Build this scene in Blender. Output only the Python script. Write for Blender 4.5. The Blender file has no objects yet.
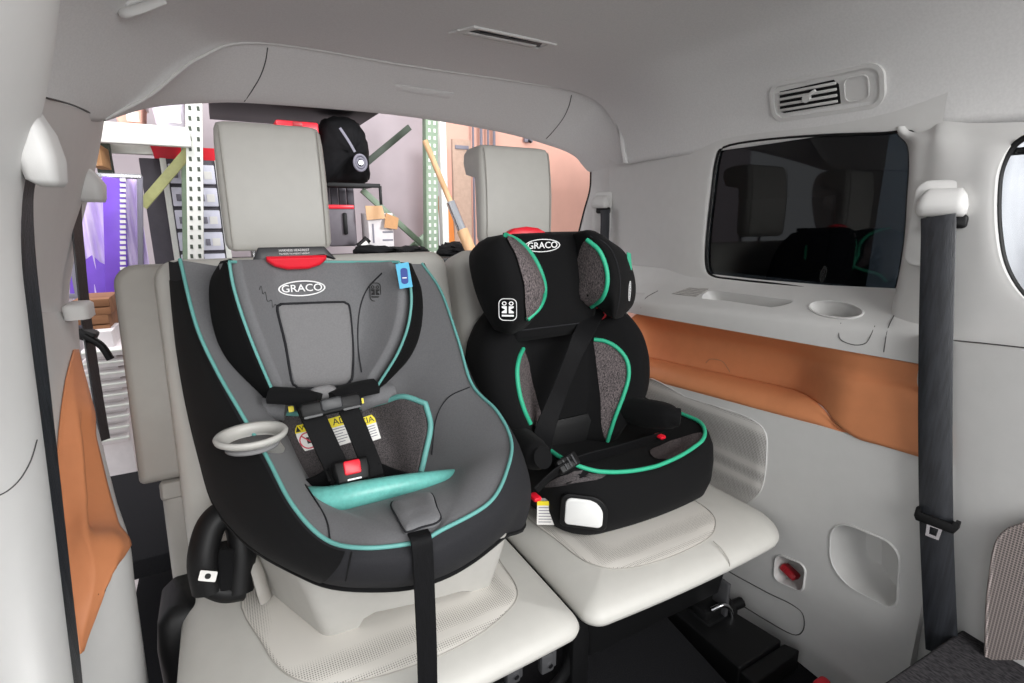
import bpy, bmesh, math, random
from mathutils import Vector, Matrix
from mathutils.bvhtree import BVHTree
import numpy as np
random.seed(4)
sc = bpy.context.scene
col = sc.collection

# ------------------------------------------------------------------ camera
F, RW, RH = 520.0, 1024, 683
PITCH = math.atan((RH/2-218)/F)
YAW = math.atan((RW/2-215)/(F/math.cos(PITCH)))
EYE = Vector((0, 0, 1.25))
FWD = Vector((math.sin(YAW)*math.cos(PITCH), math.cos(YAW)*math.cos(PITCH), -math.sin(PITCH)))
RGT = Vector((math.cos(YAW), -math.sin(YAW), 0))
UPV = RGT.cross(FWD)
cam = bpy.data.cameras.new('camera')
cam.sensor_width = 36; cam.lens = F/RW*36; cam.clip_start = 0.02
camo = bpy.data.objects.new('camera', cam); col.objects.link(camo)
M = Matrix((RGT, UPV, -FWD)).transposed().to_4x4(); M.translation = EYE
camo.matrix_world = M
sc.camera = camo

# ------------------------------------------------------------------ light
w = bpy.data.worlds.new('world'); sc.world = w; w.use_nodes = True
w.node_tree.nodes['Background'].inputs[0].default_value = (0.93, 0.96, 1.0, 1)
w.node_tree.nodes['Background'].inputs[1].default_value = 0.68
def area(name, loc, target, sx, sy, power, colr=(1, 1, 1)):
    l = bpy.data.lights.new(name, 'AREA'); l.shape = 'RECTANGLE'; l.size = sx; l.size_y = sy
    l.energy = power; l.color = colr
    o = bpy.data.objects.new(name, l); col.objects.link(o); o.location = loc
    o.rotation_euler = (Vector(target)-Vector(loc)).to_track_quat('-Z', 'Y').to_euler()
    return o
area('daylight_front_door', (0.75, -1.9, 2.0), (0.65, 1.0, 0.65), 3.0, 1.5, 100, (1, 0.995, 0.985))
area('garage_lamp', (0.9, 3.9, 3.4), (0.9, 4.4, 0), 2.6, 1.2, 32, (1, 0.93, 0.93))
area('film_fill_light', (-0.9, 2.5, 3.0), (-0.3, 3.6, 0.8), 1.6, 0.8, 40, (1, 0.95, 0.98))  # added fill without a visible source, brightens the purple film and drawers
area('strip_fill_light', (3.4, -0.6, 2.4), (2.4, 0.9, 0.9), 1.2, 1.2, 220, (0.97, 0.98, 1))  # added fill outside the door, brightens the pale strip behind the glass
sc.view_settings.view_transform = 'Standard'; sc.view_settings.look = 'None'
sc.view_settings.gamma = 1; sc.view_settings.exposure = 0.38
sc.view_settings.use_curve_mapping = False

# ------------------------------------------------------------------ helpers
def V(*a): return Vector(a)
def W(px, py, Y=None, X=None, Z=None):
    d = FWD*F + RGT*(px-RW/2) + UPV*(RH/2-py)
    if Y is not None: t = (Y-EYE.y)/d.y
    elif X is not None: t = (X-EYE.x)/d.x
    else: t = (Z-EYE.z)/d.z
    return EYE + d*t
def W3(l): return [W(a, b, Y=c) for a, b, c in l]
def crom(P, n, closed=False):
    P = [Vector(p) for p in P]; m = len(P); out = []
    segs = m if closed else m-1
    for i in range(n):
        s = i/n*segs if closed else i/(n-1)*segs
        k = min(int(s), segs-1); t = s-k
        g = (lambda j: P[j % m]) if closed else (lambda j: P[j] if 0 <= j < m else (P[0]*2-P[1] if j < 0 else P[-1]*2-P[-2]))
        a, b, c, d = g(k-1), g(k), g(k+1), g(k+2)
        out.append(0.5*((2*b)+(c-a)*t+(2*a-5*b+4*c-d)*t*t+(3*b-a-3*c+d)*t**3))
    return out
def grid(rows, nu, nv):
    """rows of control points -> smooth nv x nu grid of points"""
    R = [crom(r, nu) for r in rows]
    cols = [crom([r[i] for r in R], nv) for i in range(nu)]
    return [[cols[i][j] for i in range(nu)] for j in range(nv)]
def loft(rows, closed=False, cap=False):
    n = len(rows[0]); v = [p for r in rows for p in r]; f = []
    for j in range(len(rows)-1):
        for i in range(n if closed else n-1):
            a = j*n+i; b = j*n+(i+1) % n
            f.append((a, b, b+n, a+n))
    if cap:
        f.append(tuple(range(n-1, -1, -1))); f.append(tuple(range((len(rows)-1)*n, len(rows)*n)))
    return v, f
def root_loc(o):
    while o.parent: o = o.parent
    return o.location.copy()
def mk(name, v, f, mat, parent=None, smooth=True, solid=0, soff=0, sub=0, bev=0, angle=None):
    me = bpy.data.meshes.new(name)
    off = root_loc(parent) if parent else Vector()
    me.from_pydata([tuple(Vector(p)-off) for p in v], [], f)
    bm = bmesh.new(); bm.from_mesh(me)
    bmesh.ops.remove_doubles(bm, verts=bm.verts, dist=1e-5)
    bmesh.ops.recalc_face_normals(bm, faces=bm.faces)
    bm.to_mesh(me); bm.free()
    me.materials.append(mat)
    o = bpy.data.objects.new(name, me); col.objects.link(o)
    if parent: o.parent = parent
    if smooth:
        for p in me.polygons: p.use_smooth = True
        if angle: me.set_sharp_from_angle(angle=math.radians(angle))
    if solid:
        s = o.modifiers.new('thickness', 'SOLIDIFY'); s.thickness = solid; s.offset = soff
    if bev:
        b = o.modifiers.new('bevel', 'BEVEL'); b.width = bev; b.segments = 3; b.limit_method = 'ANGLE'
    if sub:
        s = o.modifiers.new('smooth', 'SUBSURF'); s.levels = sub; s.render_levels = sub
    return o
def frame_of(path, i):
    n = len(path)
    return (path[min(i+1, n-1)]-path[max(i-1, 0)]).normalized()
def tube(name, path, r, mat, parent=None, seg=8, n=None, closed=False, cap=True):
    P = crom(path, n or len(path)*5, closed) if n != 0 else [Vector(p) for p in path]
    rows = []; nrm = None; N = len(P)
    for i, p in enumerate(P):
        t = (P[(i+1) % N]-P[i-1]).normalized() if closed else frame_of(P, i)
        if nrm is None:
            nrm = t.orthogonal().normalized()
        else:
            nrm = (nrm-t*nrm.dot(t))
            nrm = nrm.normalized() if nrm.length > 1e-6 else t.orthogonal().normalized()
        b = t.cross(nrm)
        rr = r(i/(N-1)) if callable(r) else r
        ra, rb = rr if isinstance(rr, tuple) else (rr, rr)
        rows.append([p+nrm*ra*math.cos(a)+b*rb*math.sin(a) for a in [2*math.pi*k/seg for k in range(seg)]])
    if closed: rows.append(rows[0])
    v, f = loft(rows, True, cap and not closed)
    return mk(name, v, f, mat, parent, angle=60)
def strap(name, path, side, wid, th, mat, parent=None, n=None):
    """flat webbing: rectangle swept along path; side = vector(s) across the width"""
    sides = side if isinstance(side, list) else [side]*len(path)
    N = n or len(path)*5
    P = crom(path, N); S = crom(sides, N); rows = []
    for i, p in enumerate(P):
        t = frame_of(P, i); s = (S[i]-t*S[i].dot(t)).normalized(); q = t.cross(s)
        wd = wid(i/(N-1)) if callable(wid) else wid
        h = wd/2; k = th/2
        rows.append([p+s*h*0.94+q*k, p-s*h*0.94+q*k, p-s*h, p-s*h*0.94-q*k, p+s*h*0.94-q*k, p+s*h])
    v, f = loft(rows, True, True)
    return mk(name, v, f, mat, parent, angle=50)
def rrect(w, d, r, n=6, m=0):
    pts = []
    rs = r if isinstance(r, (list, tuple)) else [r]*4
    for k, (sx, sy) in enumerate(((1, 1), (-1, 1), (-1, -1), (1, -1))):
        rr = max(rs[k], 1e-4)
        cx, cy = sx*(w/2-rr), sy*(d/2-rr)
        for i in range(n+1):
            a = math.pi/2*k+math.pi/2*i/n
            pts.append((cx+rr*math.cos(a), cy+rr*math.sin(a)))
    if m:
        out = []
        for i, p in enumerate(pts):
            out.append(p)
            if i % (n+1) == n:
                q = pts[(i+1) % len(pts)]
                for j in range(1, m): out.append((p[0]+(q[0]-p[0])*j/m, p[1]+(q[1]-p[1])*j/m))
        pts = out
    return pts
def stack(name, cx, cy, w, d, r, layers, mat, parent=None, rz=0, fn=None, n=6, cap=True, sub=0, m=0):
    """rounded-rectangle contours (z, inset) stacked upwards"""
    rows = []
    c, s = math.cos(rz), math.sin(rz)
    for L in layers:
        z, ins = L[0], L[1]
        rr = [max(q-ins*0.6, 0.006) for q in r] if isinstance(r, (list, tuple)) else max(r-ins*0.6, 0.006)
        row = []
        for x, y in rrect(w-2*ins, d-2*ins, rr, n, m):
            p = V(cx+x*c-y*s, cy+x*s+y*c, z)
            row.append(fn(p, x, y) if fn else p)
        rows.append(row)
    v, f = loft(rows, True, cap)
    return mk(name, v, f, mat, parent, sub=sub, angle=50)
def boxm(name, c, size, mat, parent=None, bev=0.004, R=None, smooth=True, seg=2):
    bm = bmesh.new(); bmesh.ops.create_cube(bm, size=1)
    for v in bm.verts: v.co = Vector((v.co.x*size[0], v.co.y*size[1], v.co.z*size[2]))
    if bev: bmesh.ops.bevel(bm, geom=bm.edges[:], offset=min(bev, min(size)*0.45), segments=seg, affect='EDGES', profile=0.5)
    T = R.to_4x4() if R is not None else Matrix()
    bm.transform(Matrix.Translation(Vector(c)) @ T)
    vs = [v.co.copy() for v in bm.verts]; bm.verts.index_update()
    fs = [tuple(v.index for v in f.verts) for f in bm.faces]; bm.free()
    return mk(name, vs, fs, mat, parent, smooth, angle=40)
def basis(x, n):
    """3x3 with columns x, y=n cross x, n"""
    n = Vector(n).normalized(); x = Vector(x); x = (x-n*x.dot(n)).normalized(); y = n.cross(x)
    return Matrix((x, y, n)).transposed()
def plate(name, pts2, O, B, th, mat, parent=None, bev=0.0, back=0.0):
    """2D outline in the frame B at O, from height -back to th with a small rounded edge"""
    O = Vector(O)
    if bev:
        c = [sum(p[0] for p in pts2)/len(pts2), sum(p[1] for p in pts2)/len(pts2)]
        def ins(k): 
            out = []
            for i, p in enumerate(pts2):
                a = Vector(pts2[i-1]); b = Vector(pts2[(i+1) % len(pts2)]); t = (b-a)
                if t.length < 1e-9: out.append(p); continue
                t.normalize(); nn = Vector((t.y, -t.x))
                if nn.dot(Vector(p)-Vector(c)) < 0: nn = -nn
                out.append((p[0]-nn.x*k, p[1]-nn.y*k))
            return out
        lv = [(pts2, -back), (pts2, th-bev), (ins(bev*0.35), th-bev*0.35), (ins(bev), th)]
    else: lv = [(pts2, -back), (pts2, th)]
    rows = [[O+B@V(p[0], p[1], z) for p in P] for P, z in lv]
    v, f = loft(rows, True, True)
    return mk(name, v, f, mat, parent, angle=40)
def ellipse2(a, b, n=28): return [(a*math.cos(2*math.pi*i/n), b*math.sin(2*math.pi*i/n)) for i in range(n)]
def ring2(name, outer, inner, O, B, th, mat, parent=None):
    O = Vector(O)
    rows = [[O+B@V(p[0], p[1], z) for p in P] for P, z in ((outer, 0), (outer, th), (inner, th), (inner, 0), (outer, 0))]
    v, f = loft(rows, True)
    return mk(name, v, f, mat, parent, smooth=False)
def lettering(name, s, size, O, B, mat, parent=None, th=0.0008, sx=1.0, bold=0.0):
    c = bpy.data.curves.new(name, 'FONT'); c.body = s; c.size = size; c.align_x = 'CENTER'; c.align_y = 'CENTER'
    c.extrude = th; c.offset = bold; c.resolution_u = 3
    t = bpy.data.objects.new('t', c); col.objects.link(t)
    dg = bpy.context.evaluated_depsgraph_get()
    me = t.evaluated_get(dg).to_mesh()
    vs = [Vector(O)+B@V(v.co.x*sx, v.co.y, v.co.z) for v in me.vertices]
    fs = [tuple(p.vertices) for p in me.polygons]
    bpy.data.objects.remove(t)
    return mk(name, vs, fs, mat, parent, smooth=False)
def cutout(o, vf):
    """boolean-difference a closed shape out of a mesh object, baked into the mesh"""
    c = mk('cutter', vf[0], vf[1], MAT['trim'])
    c.location = -root_loc(o) if o.parent else V(0, 0, 0)
    m = o.modifiers.new('cut', 'BOOLEAN'); m.operation = 'DIFFERENCE'; m.object = c; m.solver = 'EXACT'
    pl = o.parent; o.parent = None
    dg = bpy.context.evaluated_depsgraph_get(); dg.update()
    me = bpy.data.meshes.new_from_object(o.evaluated_get(dg))
    o.modifiers.clear(); o.data = me; o.parent = pl
    for p in me.polygons: p.use_smooth = True
    me.set_sharp_from_angle(angle=math.radians(35))
    bpy.data.objects.remove(c)
def bvh_of(o):
    dg = bpy.context.evaluated_depsgraph_get(); dg.update()
    e = o.evaluated_get(dg); me = e.to_mesh(); off = root_loc(o)
    return BVHTree.FromPolygons([v.co+off for v in me.vertices], [tuple(p.vertices) for p in me.polygons])
def hit(px, py, bvh):
    d = (W(px, py, Y=1.0)-EYE).normalized()
    l, n, i, t = bvh.ray_cast(EYE, d)
    if l is None: return None, None
    if n.dot(d) > 0: n = -n
    return l, n
def tag(o, label=None, cat=None, group=None, kind=None):
    if label: o['label'] = label
    if cat: o['category'] = cat
    if group: o['group'] = group
    if kind: o['kind'] = kind
    return o
def thing(name, loc, label, cat, group=None):
    e = bpy.data.objects.new(name, None); e.empty_display_size = 0.05; col.objects.link(e); e.location = loc
    return tag(e, label, cat, group)

# ------------------------------------------------------------------ materials
def lin(c):
    return tuple(((x/255)/12.92 if x/255 <= 0.04045 else ((x/255+0.055)/1.055)**2.4) for x in c)+(1,)
MAT = {}
def mat(name, c, rough=0.6, metal=0, var=0.06, vscale=30, bump=0.0, bscale=400, sheen=0, alpha=None, emit=None, stretch=None, c2=None, spec=0.5, coat=0):
    m = bpy.data.materials.new(name); m.use_nodes = True; nt = m.node_tree; b = nt.nodes['Principled BSDF']
    b.inputs['Roughness'].default_value = rough; b.inputs['Metallic'].default_value = metal
    b.inputs['Specular IOR Level'].default_value = spec
    if sheen: b.inputs['Sheen Weight'].default_value = sheen; b.inputs['Sheen Roughness'].default_value = 0.5
    if coat: b.inputs['Coat Weight'].default_value = coat
    tc = nt.nodes.new('ShaderNodeTexCoord'); src = tc.outputs['Object']
    if stretch:
        mp = nt.nodes.new('ShaderNodeMapping'); mp.inputs['Scale'].default_value = stretch
        nt.links.new(src, mp.inputs[0]); src = mp.outputs[0]
    nz = nt.nodes.new('ShaderNodeTexNoise'); nz.inputs['Scale'].default_value = vscale; nz.inputs['Detail'].default_value = 3
    nt.links.new(src, nz.inputs['Vector'])
    mx = nt.nodes.new('ShaderNodeMix'); mx.data_type = 'RGBA'
    L = lin(c); D = lin(c2) if c2 else tuple(x*(1-var*2) for x in L[:3])+(1,)
    rp = nt.nodes.new('ShaderNodeValToRGB'); rp.color_ramp.elements[0].position = 0.35; rp.color_ramp.elements[1].position = 0.65
    rp.color_ramp.elements[0].color = D; rp.color_ramp.elements[1].color = L
    nt.links.new(nz.outputs['Fac'], rp.inputs[0]); nt.links.new(rp.outputs[0], b.inputs['Base Color'])
    if bump:
        n2 = nt.nodes.new('ShaderNodeTexNoise'); n2.inputs['Scale'].default_value = bscale; n2.inputs['Detail'].default_value = 2
        nt.links.new(src, n2.inputs['Vector'])
        bp = nt.nodes.new('ShaderNodeBump'); bp.inputs['Strength'].default_value = bump; bp.inputs['Distance'].default_value = 0.002
        nt.links.new(n2.outputs['Fac'], bp.inputs['Height']); nt.links.new(bp.outputs[0], b.inputs['Normal'])
    MAT[name] = m
    return m
def dotted(name, c, cd, scale, size, rough=0.6, lines=False):
    """perforated / mesh surface: a hexagonal-ish field of small dark holes"""
    m = mat(name, c, rough); nt = m.node_tree; b = nt.nodes['Principled BSDF']
    tc = nt.nodes.new('ShaderNodeTexCoord'); vo = nt.nodes.new('ShaderNodeTexVoronoi')
    vo.inputs['Scale'].default_value = scale; vo.inputs['Randomness'].default_value = 0.0
    nt.links.new(tc.outputs['Object'], vo.inputs['Vector'])
    lt = nt.nodes.new('ShaderNodeMath'); lt.operation = 'LESS_THAN'; lt.inputs[1].default_value = size
    nt.links.new(vo.outputs['Distance'], lt.inputs[0])
    mx = nt.nodes.new('ShaderNodeMix'); mx.data_type = 'RGBA'
    mx.inputs['A'].default_value = lin(c); mx.inputs['B'].default_value = lin(cd)
    nt.links.new(lt.outputs[0], mx.inputs['Factor']); nt.links.new(mx.outputs['Result'], b.inputs['Base Color'])
    return m
mat('trim', (206, 205, 203), 0.55, var=0.01, bump=0.05, bscale=900)
mat('trim_shadow_gap', (70, 69, 68), 0.7)
mat('headliner', (216, 215, 214), 0.95, var=0.03, vscale=200, bump=0.08, bscale=700, spec=0.15)
mat('leather', (194, 192, 186), 0.5, var=0.015, bump=0.12, bscale=700)
mat('leather_dark', (150, 146, 140), 0.55, var=0.02, bump=0.12, bscale=700)
mat('stitch', (170, 166, 159), 0.8)
mat('tan_piping', (178, 132, 100), 0.7)
mat('orange', (212, 137, 92), 0.55, var=0.02, bump=0.1, bscale=800)
dotted('perforated', (205, 201, 194), (138, 134, 128), 230, 0.32, 0.6)
dotted('speaker_mesh', (186, 183, 179), (112, 110, 108), 230, 0.40, 0.6)
dotted('door_mesh', (164, 152, 148), (92, 86, 84), 210, 0.42, 0.6)
mat('black_fabric', (19, 19, 20), 0.9, var=0.1, vscale=400, bump=0.25, bscale=1200, sheen=0.02, spec=0.15)
mat('black_knit', (14, 14, 15), 0.95, var=0.1, vscale=400, bump=0.3, bscale=1200, spec=0.2)
mat('charcoal', (40, 40, 43), 0.85, var=0.08, vscale=400, bump=0.2, bscale=1200, spec=0.25)
mat('grey_fabric', (109, 109, 111), 0.75, var=0.06, vscale=300, bump=0.2, bscale=1100, sheen=0.1, spec=0.3)
mat('grey_panel', (122, 121, 122), 0.75, var=0.05, vscale=300, bump=0.2, bscale=1100, spec=0.3)
mat('heather', (122, 112, 112), 0.9, vscale=420, c2=(48, 46, 48), bump=0.3, bscale=900, stretch=(1, 1, 0.45), spec=0.2)
mat('heather_dark', (98, 92, 92), 0.9, vscale=520, c2=(46, 45, 47), bump=0.3, bscale=900, spec=0.2)
mat('teal', (98, 160, 154), 0.6, var=0.03)
mat('teal_satin', (108, 186, 177), 0.35, var=0.06, vscale=120, bump=0.3, bscale=160)
mat('green_piping', (48, 176, 136), 0.6, var=0.05, vscale=300)
mat('black_plastic', (15, 15, 16), 0.5, var=0.05, spec=0.3)
mat('dark_plastic', (52, 53, 55), 0.45, var=0.04)
mat('light_plastic', (176, 174, 169), 0.45, var=0.02)
mat('white_plastic', (228, 228, 226), 0.35, var=0.01)
mat('red_plastic', (226, 28, 48), 0.35, var=0.03)
mat('dark_red', (160, 24, 36), 0.4, var=0.03)
mat('webbing', (14, 14, 16), 0.75, var=0.2, vscale=300, bump=0.3, bscale=900, stretch=(1, 1, 0.15), spec=0.2)
mat('belt_web', (44, 46, 51), 0.4, var=0.25, vscale=160, bump=0.3, bscale=900, stretch=(1, 1, 0.06))
mat('chrome', (200, 200, 202), 0.2, 1.0, var=0.02)
mat('ink_white', (232, 232, 232), 0.6, var=0.0)
mat('ink_black', (24, 24, 24), 0.6, var=0.0)
mat('label_white', (232, 230, 226), 0.5, var=0.01)
mat('label_yellow', (240, 220, 40), 0.5, var=0.01)
mat('label_red', (205, 60, 80), 0.5, var=0.01)
mat('label_blue', (84, 178, 214), 0.5, var=0.01)
mat('label_navy', (36, 62, 140), 0.5, var=0.01)
mat('carpet', (34, 34, 36), 0.95, var=0.2, vscale=300, bump=0.4, bscale=500, spec=0.1)
mat('carpet_grey', (66, 64, 66), 0.95, vscale=260, c2=(38, 37, 39), bump=0.5, bscale=500, stretch=(1, 0.35, 1), spec=0.1)
mat('concrete', (196, 186, 184), 0.85, var=0.06, vscale=4)
mat('garage_wall', (178, 168, 172), 0.9, var=0.04, vscale=3)
mat('pink_wall', (230, 178, 160), 0.9, var=0.04, vscale=3)
mat('rack_white', (224, 226, 218), 0.5, var=0.03)
mat('rack_green', (130, 150, 126), 0.5, var=0.05)
mat('rack_brace', (176, 178, 120), 0.5, var=0.08)
mat('rack_dark', (64, 74, 62), 0.6, var=0.05)
mat('cabinet_dark', (78, 74, 82), 0.55, var=0.05)
mat('drawer', (216, 216, 230), 0.45, var=0.03)
mat('drawer_grey', (120, 118, 130), 0.5, var=0.03)
mat('purple_film', (230, 214, 250), 0.35, var=0.10, vscale=5, c2=(214, 194, 246))
mat('purple_dark', (128, 84, 214), 0.4, var=0.08, vscale=8)
mat('clear_bin', (214, 208, 222), 0.25, var=0.04, vscale=14)
mat('wood', (206, 168, 128), 0.7, vscale=16, c2=(180, 140, 100), stretch=(1, 1, 0.1))
mat('plank_orange', (232, 142, 58), 0.7, vscale=10, c2=(206, 116, 44), stretch=(1, 1, 0.1))
mat('board', (186, 158, 140), 0.8, var=0.05)
mat('cardboard', (186, 140, 96), 0.8, var=0.05)
mat('box_white', (226, 220, 220), 0.7, var=0.03)
mat('wood_box', (150, 104, 70), 0.75, vscale=14, c2=(116, 78, 50), stretch=(0.15, 1, 1))
mat('black_cloth', (18, 18, 20), 0.85, var=0.15, vscale=30, bump=0.4, bscale=40, spec=0.2)
mat('suitcase', (104, 98, 104), 0.5, var=0.05)
mat('white_sheet', (236, 236, 240), 0.5, var=0.05, vscale=5)
mat('blocker_paint', (16, 17, 20), 0.25, var=0.05, vscale=2)
mat('pale_blue', (226, 240, 246), 0.5, var=0.04)
mat('grey_bracket', (70, 70, 72), 0.5, var=0.04)
# privacy glass and clear glass: a tinted pane with a clear coat of reflection
def glass(name, tint, refl):
    m = bpy.data.materials.new(name); m.use_nodes = True; nt = m.node_tree; nt.nodes.clear()
    out = nt.nodes.new('ShaderNodeOutputMaterial'); tr = nt.nodes.new('ShaderNodeBsdfTransparent'); gl = nt.nodes.new('ShaderNodeBsdfGlossy')
    nz = nt.nodes.new('ShaderNodeTexNoise'); nz.inputs['Scale'].default_value = 2.0
    rp = nt.nodes.new('ShaderNodeValToRGB'); t2 = tuple(x*0.8 for x in tint)
    rp.color_ramp.elements[0].color = t2+(1,); rp.color_ramp.elements[1].color = tint+(1,)
    nt.links.new(nz.outputs['Fac'], rp.inputs[0]); nt.links.new(rp.outputs[0], tr.inputs[0])
    gl.inputs['Roughness'].default_value = 0.03
    fr = nt.nodes.new('ShaderNodeFresnel'); fr.inputs[0].default_value = 1.5
    ml = nt.nodes.new('ShaderNodeMath'); ml.operation = 'MULTIPLY'; ml.inputs[1].default_value = refl
    nt.links.new(fr.outputs[0], ml.inputs[0])
    mx = nt.nodes.new('ShaderNodeMixShader')
    nt.links.new(ml.outputs[0], mx.inputs[0]); nt.links.new(tr.outputs[0], mx.inputs[1]); nt.links.new(gl.outputs[0], mx.inputs[2])
    nt.links.new(mx.outputs[0], out.inputs[0]); MAT[name] = m
glass('privacy_glass', (0.15, 0.165, 0.18), 1.0)
glass('clear_glass', (0.92, 0.94, 0.95), 0.6)
# ================================================================== setting
def structure(o): return tag(o, kind='structure')
# ---- headliner
def roof_row(y, xl, xr=1.405, zb=1.455):
    return [V(xl, y, zb), V(xl+0.03, y, 1.56), V(xl+0.12, y, 1.67), V(xl+0.28, y, 1.735), V(0.5, y, 1.762), V(1.12, y, 1.735), V(xr-0.11, y, 1.665), V(xr-0.025, y, 1.56), V(xr, y, zb)]
SEAM = W3([(105, 119, 1.76), (150, 96, 1.80), (200, 58, 1.83), (262, 43, 1.85), (410, 66, 1.87), (550, 87, 1.84), (598, 101, 1.80), (618, 128, 1.70), (629, 164, 1.62)])
rows = [roof_row(-0.1, -0.42, 1.43, 1.42), roof_row(0.3, -0.40, 1.425, 1.42), roof_row(0.7, -0.38), roof_row(1.1, -0.35), roof_row(1.4, -0.31)]
rows.append([(a*0.35+b*0.65) for a, b in zip(roof_row(1.62, -0.27), SEAM)])
rows.append(SEAM)
G = grid(rows, 49, 40)
ceiling = structure(mk('ceiling', *loft(G), MAT['headliner'], solid=0.02, soff=1))
CEIL = BVHTree.FromPolygons(*loft(G))
# ---- rear header trim over the tailgate opening
OPEN = W3([(106, 121, 1.80), (150, 108, 1.95), (200, 103, 2.02), (262, 103, 2.06), (400, 115, 2.10), (500, 131, 2.08), (552, 145, 2.03), (577, 156, 1.98), (591, 172, 1.94)])
MID = [(a+b)/2+V(0, -0.02, 0.012) for a, b in zip(SEAM, OPEN)]
G = grid([SEAM, MID, OPEN, [p+V(0, 0.06, 0.03) for p in OPEN]], 60, 14)
header = structure(mk('trim_1', *loft(G), MAT['headliner']))
HDR = BVHTree.FromPolygons(*loft(G))
tube('edge_bead', [p+V(0, -0.004, 0.0) for p in crom(SEAM, 40)], 0.0048, MAT['trim'], header, n=0)
for a, b in (((268, 44), (243, 103)), ((572, 92), (545, 140))):
    pts = [hit(a[0]+(b[0]-a[0])*t+ (6*math.sin(t*3.14)), a[1]+(b[1]-a[1])*t, HDR) for t in (0.06, 0.3, 0.55, 0.8, 0.97)]
    pts = [l+n*0.0005 for l, n in pts if l is not None]
    tube('seam_line', pts, 0.0016, MAT['trim_shadow_gap'], header, seg=6)
l, n = hit(424, 91, HDR)
x = hit(455, 96, HDR)[0]-hit(395, 86, HDR)[0]
B = basis(x, n)
plate('lamp_cover', [(-0.115, 0.012), (0.115, 0.017), (0.105, -0.016), (-0.095, -0.016)], l, B, 0.004, MAT['headliner'], header, bev=0.002, back=0.004)

# ---- right wall -----------------------------------------------------------
XR = 1.275
def wall_top(y):
    t = (1.42-y)/(1.42-0.47); return 0.688+(0.757-0.688)*max(0, min(1, t))
ys = [1.75, 1.55, 1.42, 1.3, 1.15, 1.0, 0.85, 0.72, 0.62, 0.55, 0.48, 0.415]
def wx(y, z):
    b = XR + 0.03*max(0, (0.30-z)/0.30) - 0.012*math.exp(-((z-0.62)/0.12)**2)
    return b - 0.015*max(0, (0.7-y)/0.25)
zs = [-0.02, 0.08, 0.18, 0.28, 0.38, 0.48, 0.56, 0.64, 0.70, 1.0]
fr, bk = [], []
for y in ys:
    top = wall_top(y)
    zz = [z*(top/1.0) if z == 1.0 else min(z, top-0.012) for z in zs]
    fr.append([V(wx(y, z), y, z) for z in zz]+[V(wx(y, top)+0.006, y, top+0.004)])
    bk.append([V(1.48, y, z) for z in zz]+[V(1.48, y, top+0.004)])
rows = []
for a, b in zip(fr, bk): rows.append(a+b[::-1])
wall_r = structure(mk('wall_right', *loft(rows, True, True), MAT['trim'], angle=40))
WALLR = BVHTree.FromPolygons(*loft(rows, True, True))
# pocket and buckle recess pressed into the panel
def pocket_cut(c, w, h, r, depth, tilt=0, skew=0, sw=0.0, back=0.75):
    o2 = rrect(w, h, r, 8); rowsx = []
    for dx, k in ((-0.05, 1.0), (0.004, 1.0), (depth*0.5, 0.93), (depth*0.9, back), (depth, back*0.8)):
        row = []
        for a, b in o2:
            a2 = a*math.cos(tilt)-b*math.sin(tilt)+skew*b; b2 = a*math.sin(tilt)+b*math.cos(tilt)
            row.append(V(c[0]+dx, c[1]-a2*k, c[2]+b2*k+sw*a2))
        rowsx.append(row)
    return loft(rowsx, True, True)
pc = W(864, 561, X=XR-0.004)
cutout(wall_r, pocket_cut(pc, 0.155, 0.163, [0.035, 0.06, 0.07, 0.03], 0.10, skew=-0.10, sw=0.10))
bc = W(789, 573, X=XR)
cutout(wall_r, pocket_cut(bc, 0.085, 0.085, 0.022, 0.07, sw=0.2))
# rims of the two recesses
def rim_on(name, c, w, h, r, t, skew, sw, par, rad=0.003):
    pts = []
    for a, b in rrect(w, h, r, 8):
        a2 = a+skew*b
        pts.append(V(wx(c.y-a2, c.z+b+sw*a2)-0.0005, c.y-a2, c.z+b+sw*a2))
    return tube(name, pts, rad, MAT['trim'], par, seg=6, n=len(pts), closed=True)
rim_on('pocket_rim', pc, 0.157, 0.165, [0.035, 0.06, 0.07, 0.03], 0, -0.10, 0.10, wall_r)
rim_on('recess_rim', bc, 0.087, 0.087, 0.022, 0, 0, 0.2, wall_r)
# access cover outlined low on the panel
cv = [W(a, b, X=XR-0.001) for a, b in ((700, 560), (735, 578), (765, 594), (790, 606), (801, 616), (800, 632), (788, 637), (760, 622), (735, 607), (700, 590))]
cv = [V(wx(p.y, p.z)-0.0008, p.y, p.z) for p in cv]
tube('access_cover_line', cv, 0.0016, MAT['trim_shadow_gap'], wall_r, closed=True, n=50, seg=6)
# speaker grille let into the panel behind the seat
out = [(640, 384), (690, 398), (735, 412), (757, 422), (767, 434), (768, 456), (764, 482), (755, 497), (735, 508), (690, 510), (640, 500)]
loop = [V(wx(p.y, p.z), p.y, p.z) for p in [W(a, b, X=XR-0.006) for a, b in out]]
loop = crom(loop, 60, True)
cen = sum(loop, V(0, 0, 0))/len(loop)
rws = []
for k, e in ((1.0, 0.0), (0.985, 0.0025), (0.8, 0.0025), (0.5, 0.0025), (0.2, 0.0025)):
    rw = []
    for p in loop:
        q = cen+(p-cen)*k; rw.append(V(wx(q.y, q.z)-e, q.y, q.z))
    rws.append(rw)
v, f = loft(rws, True); f.append(tuple(range(len(v)-60, len(v))))
grl = mk('speaker_grille', v, f, MAT['speaker_mesh'], wall_r)
tube('grille_edge', [p+V(-0.001, 0, 0) for p in loop], 0.0018, MAT['trim'], wall_r, closed=True, n=len(loop), seg=6)
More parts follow.
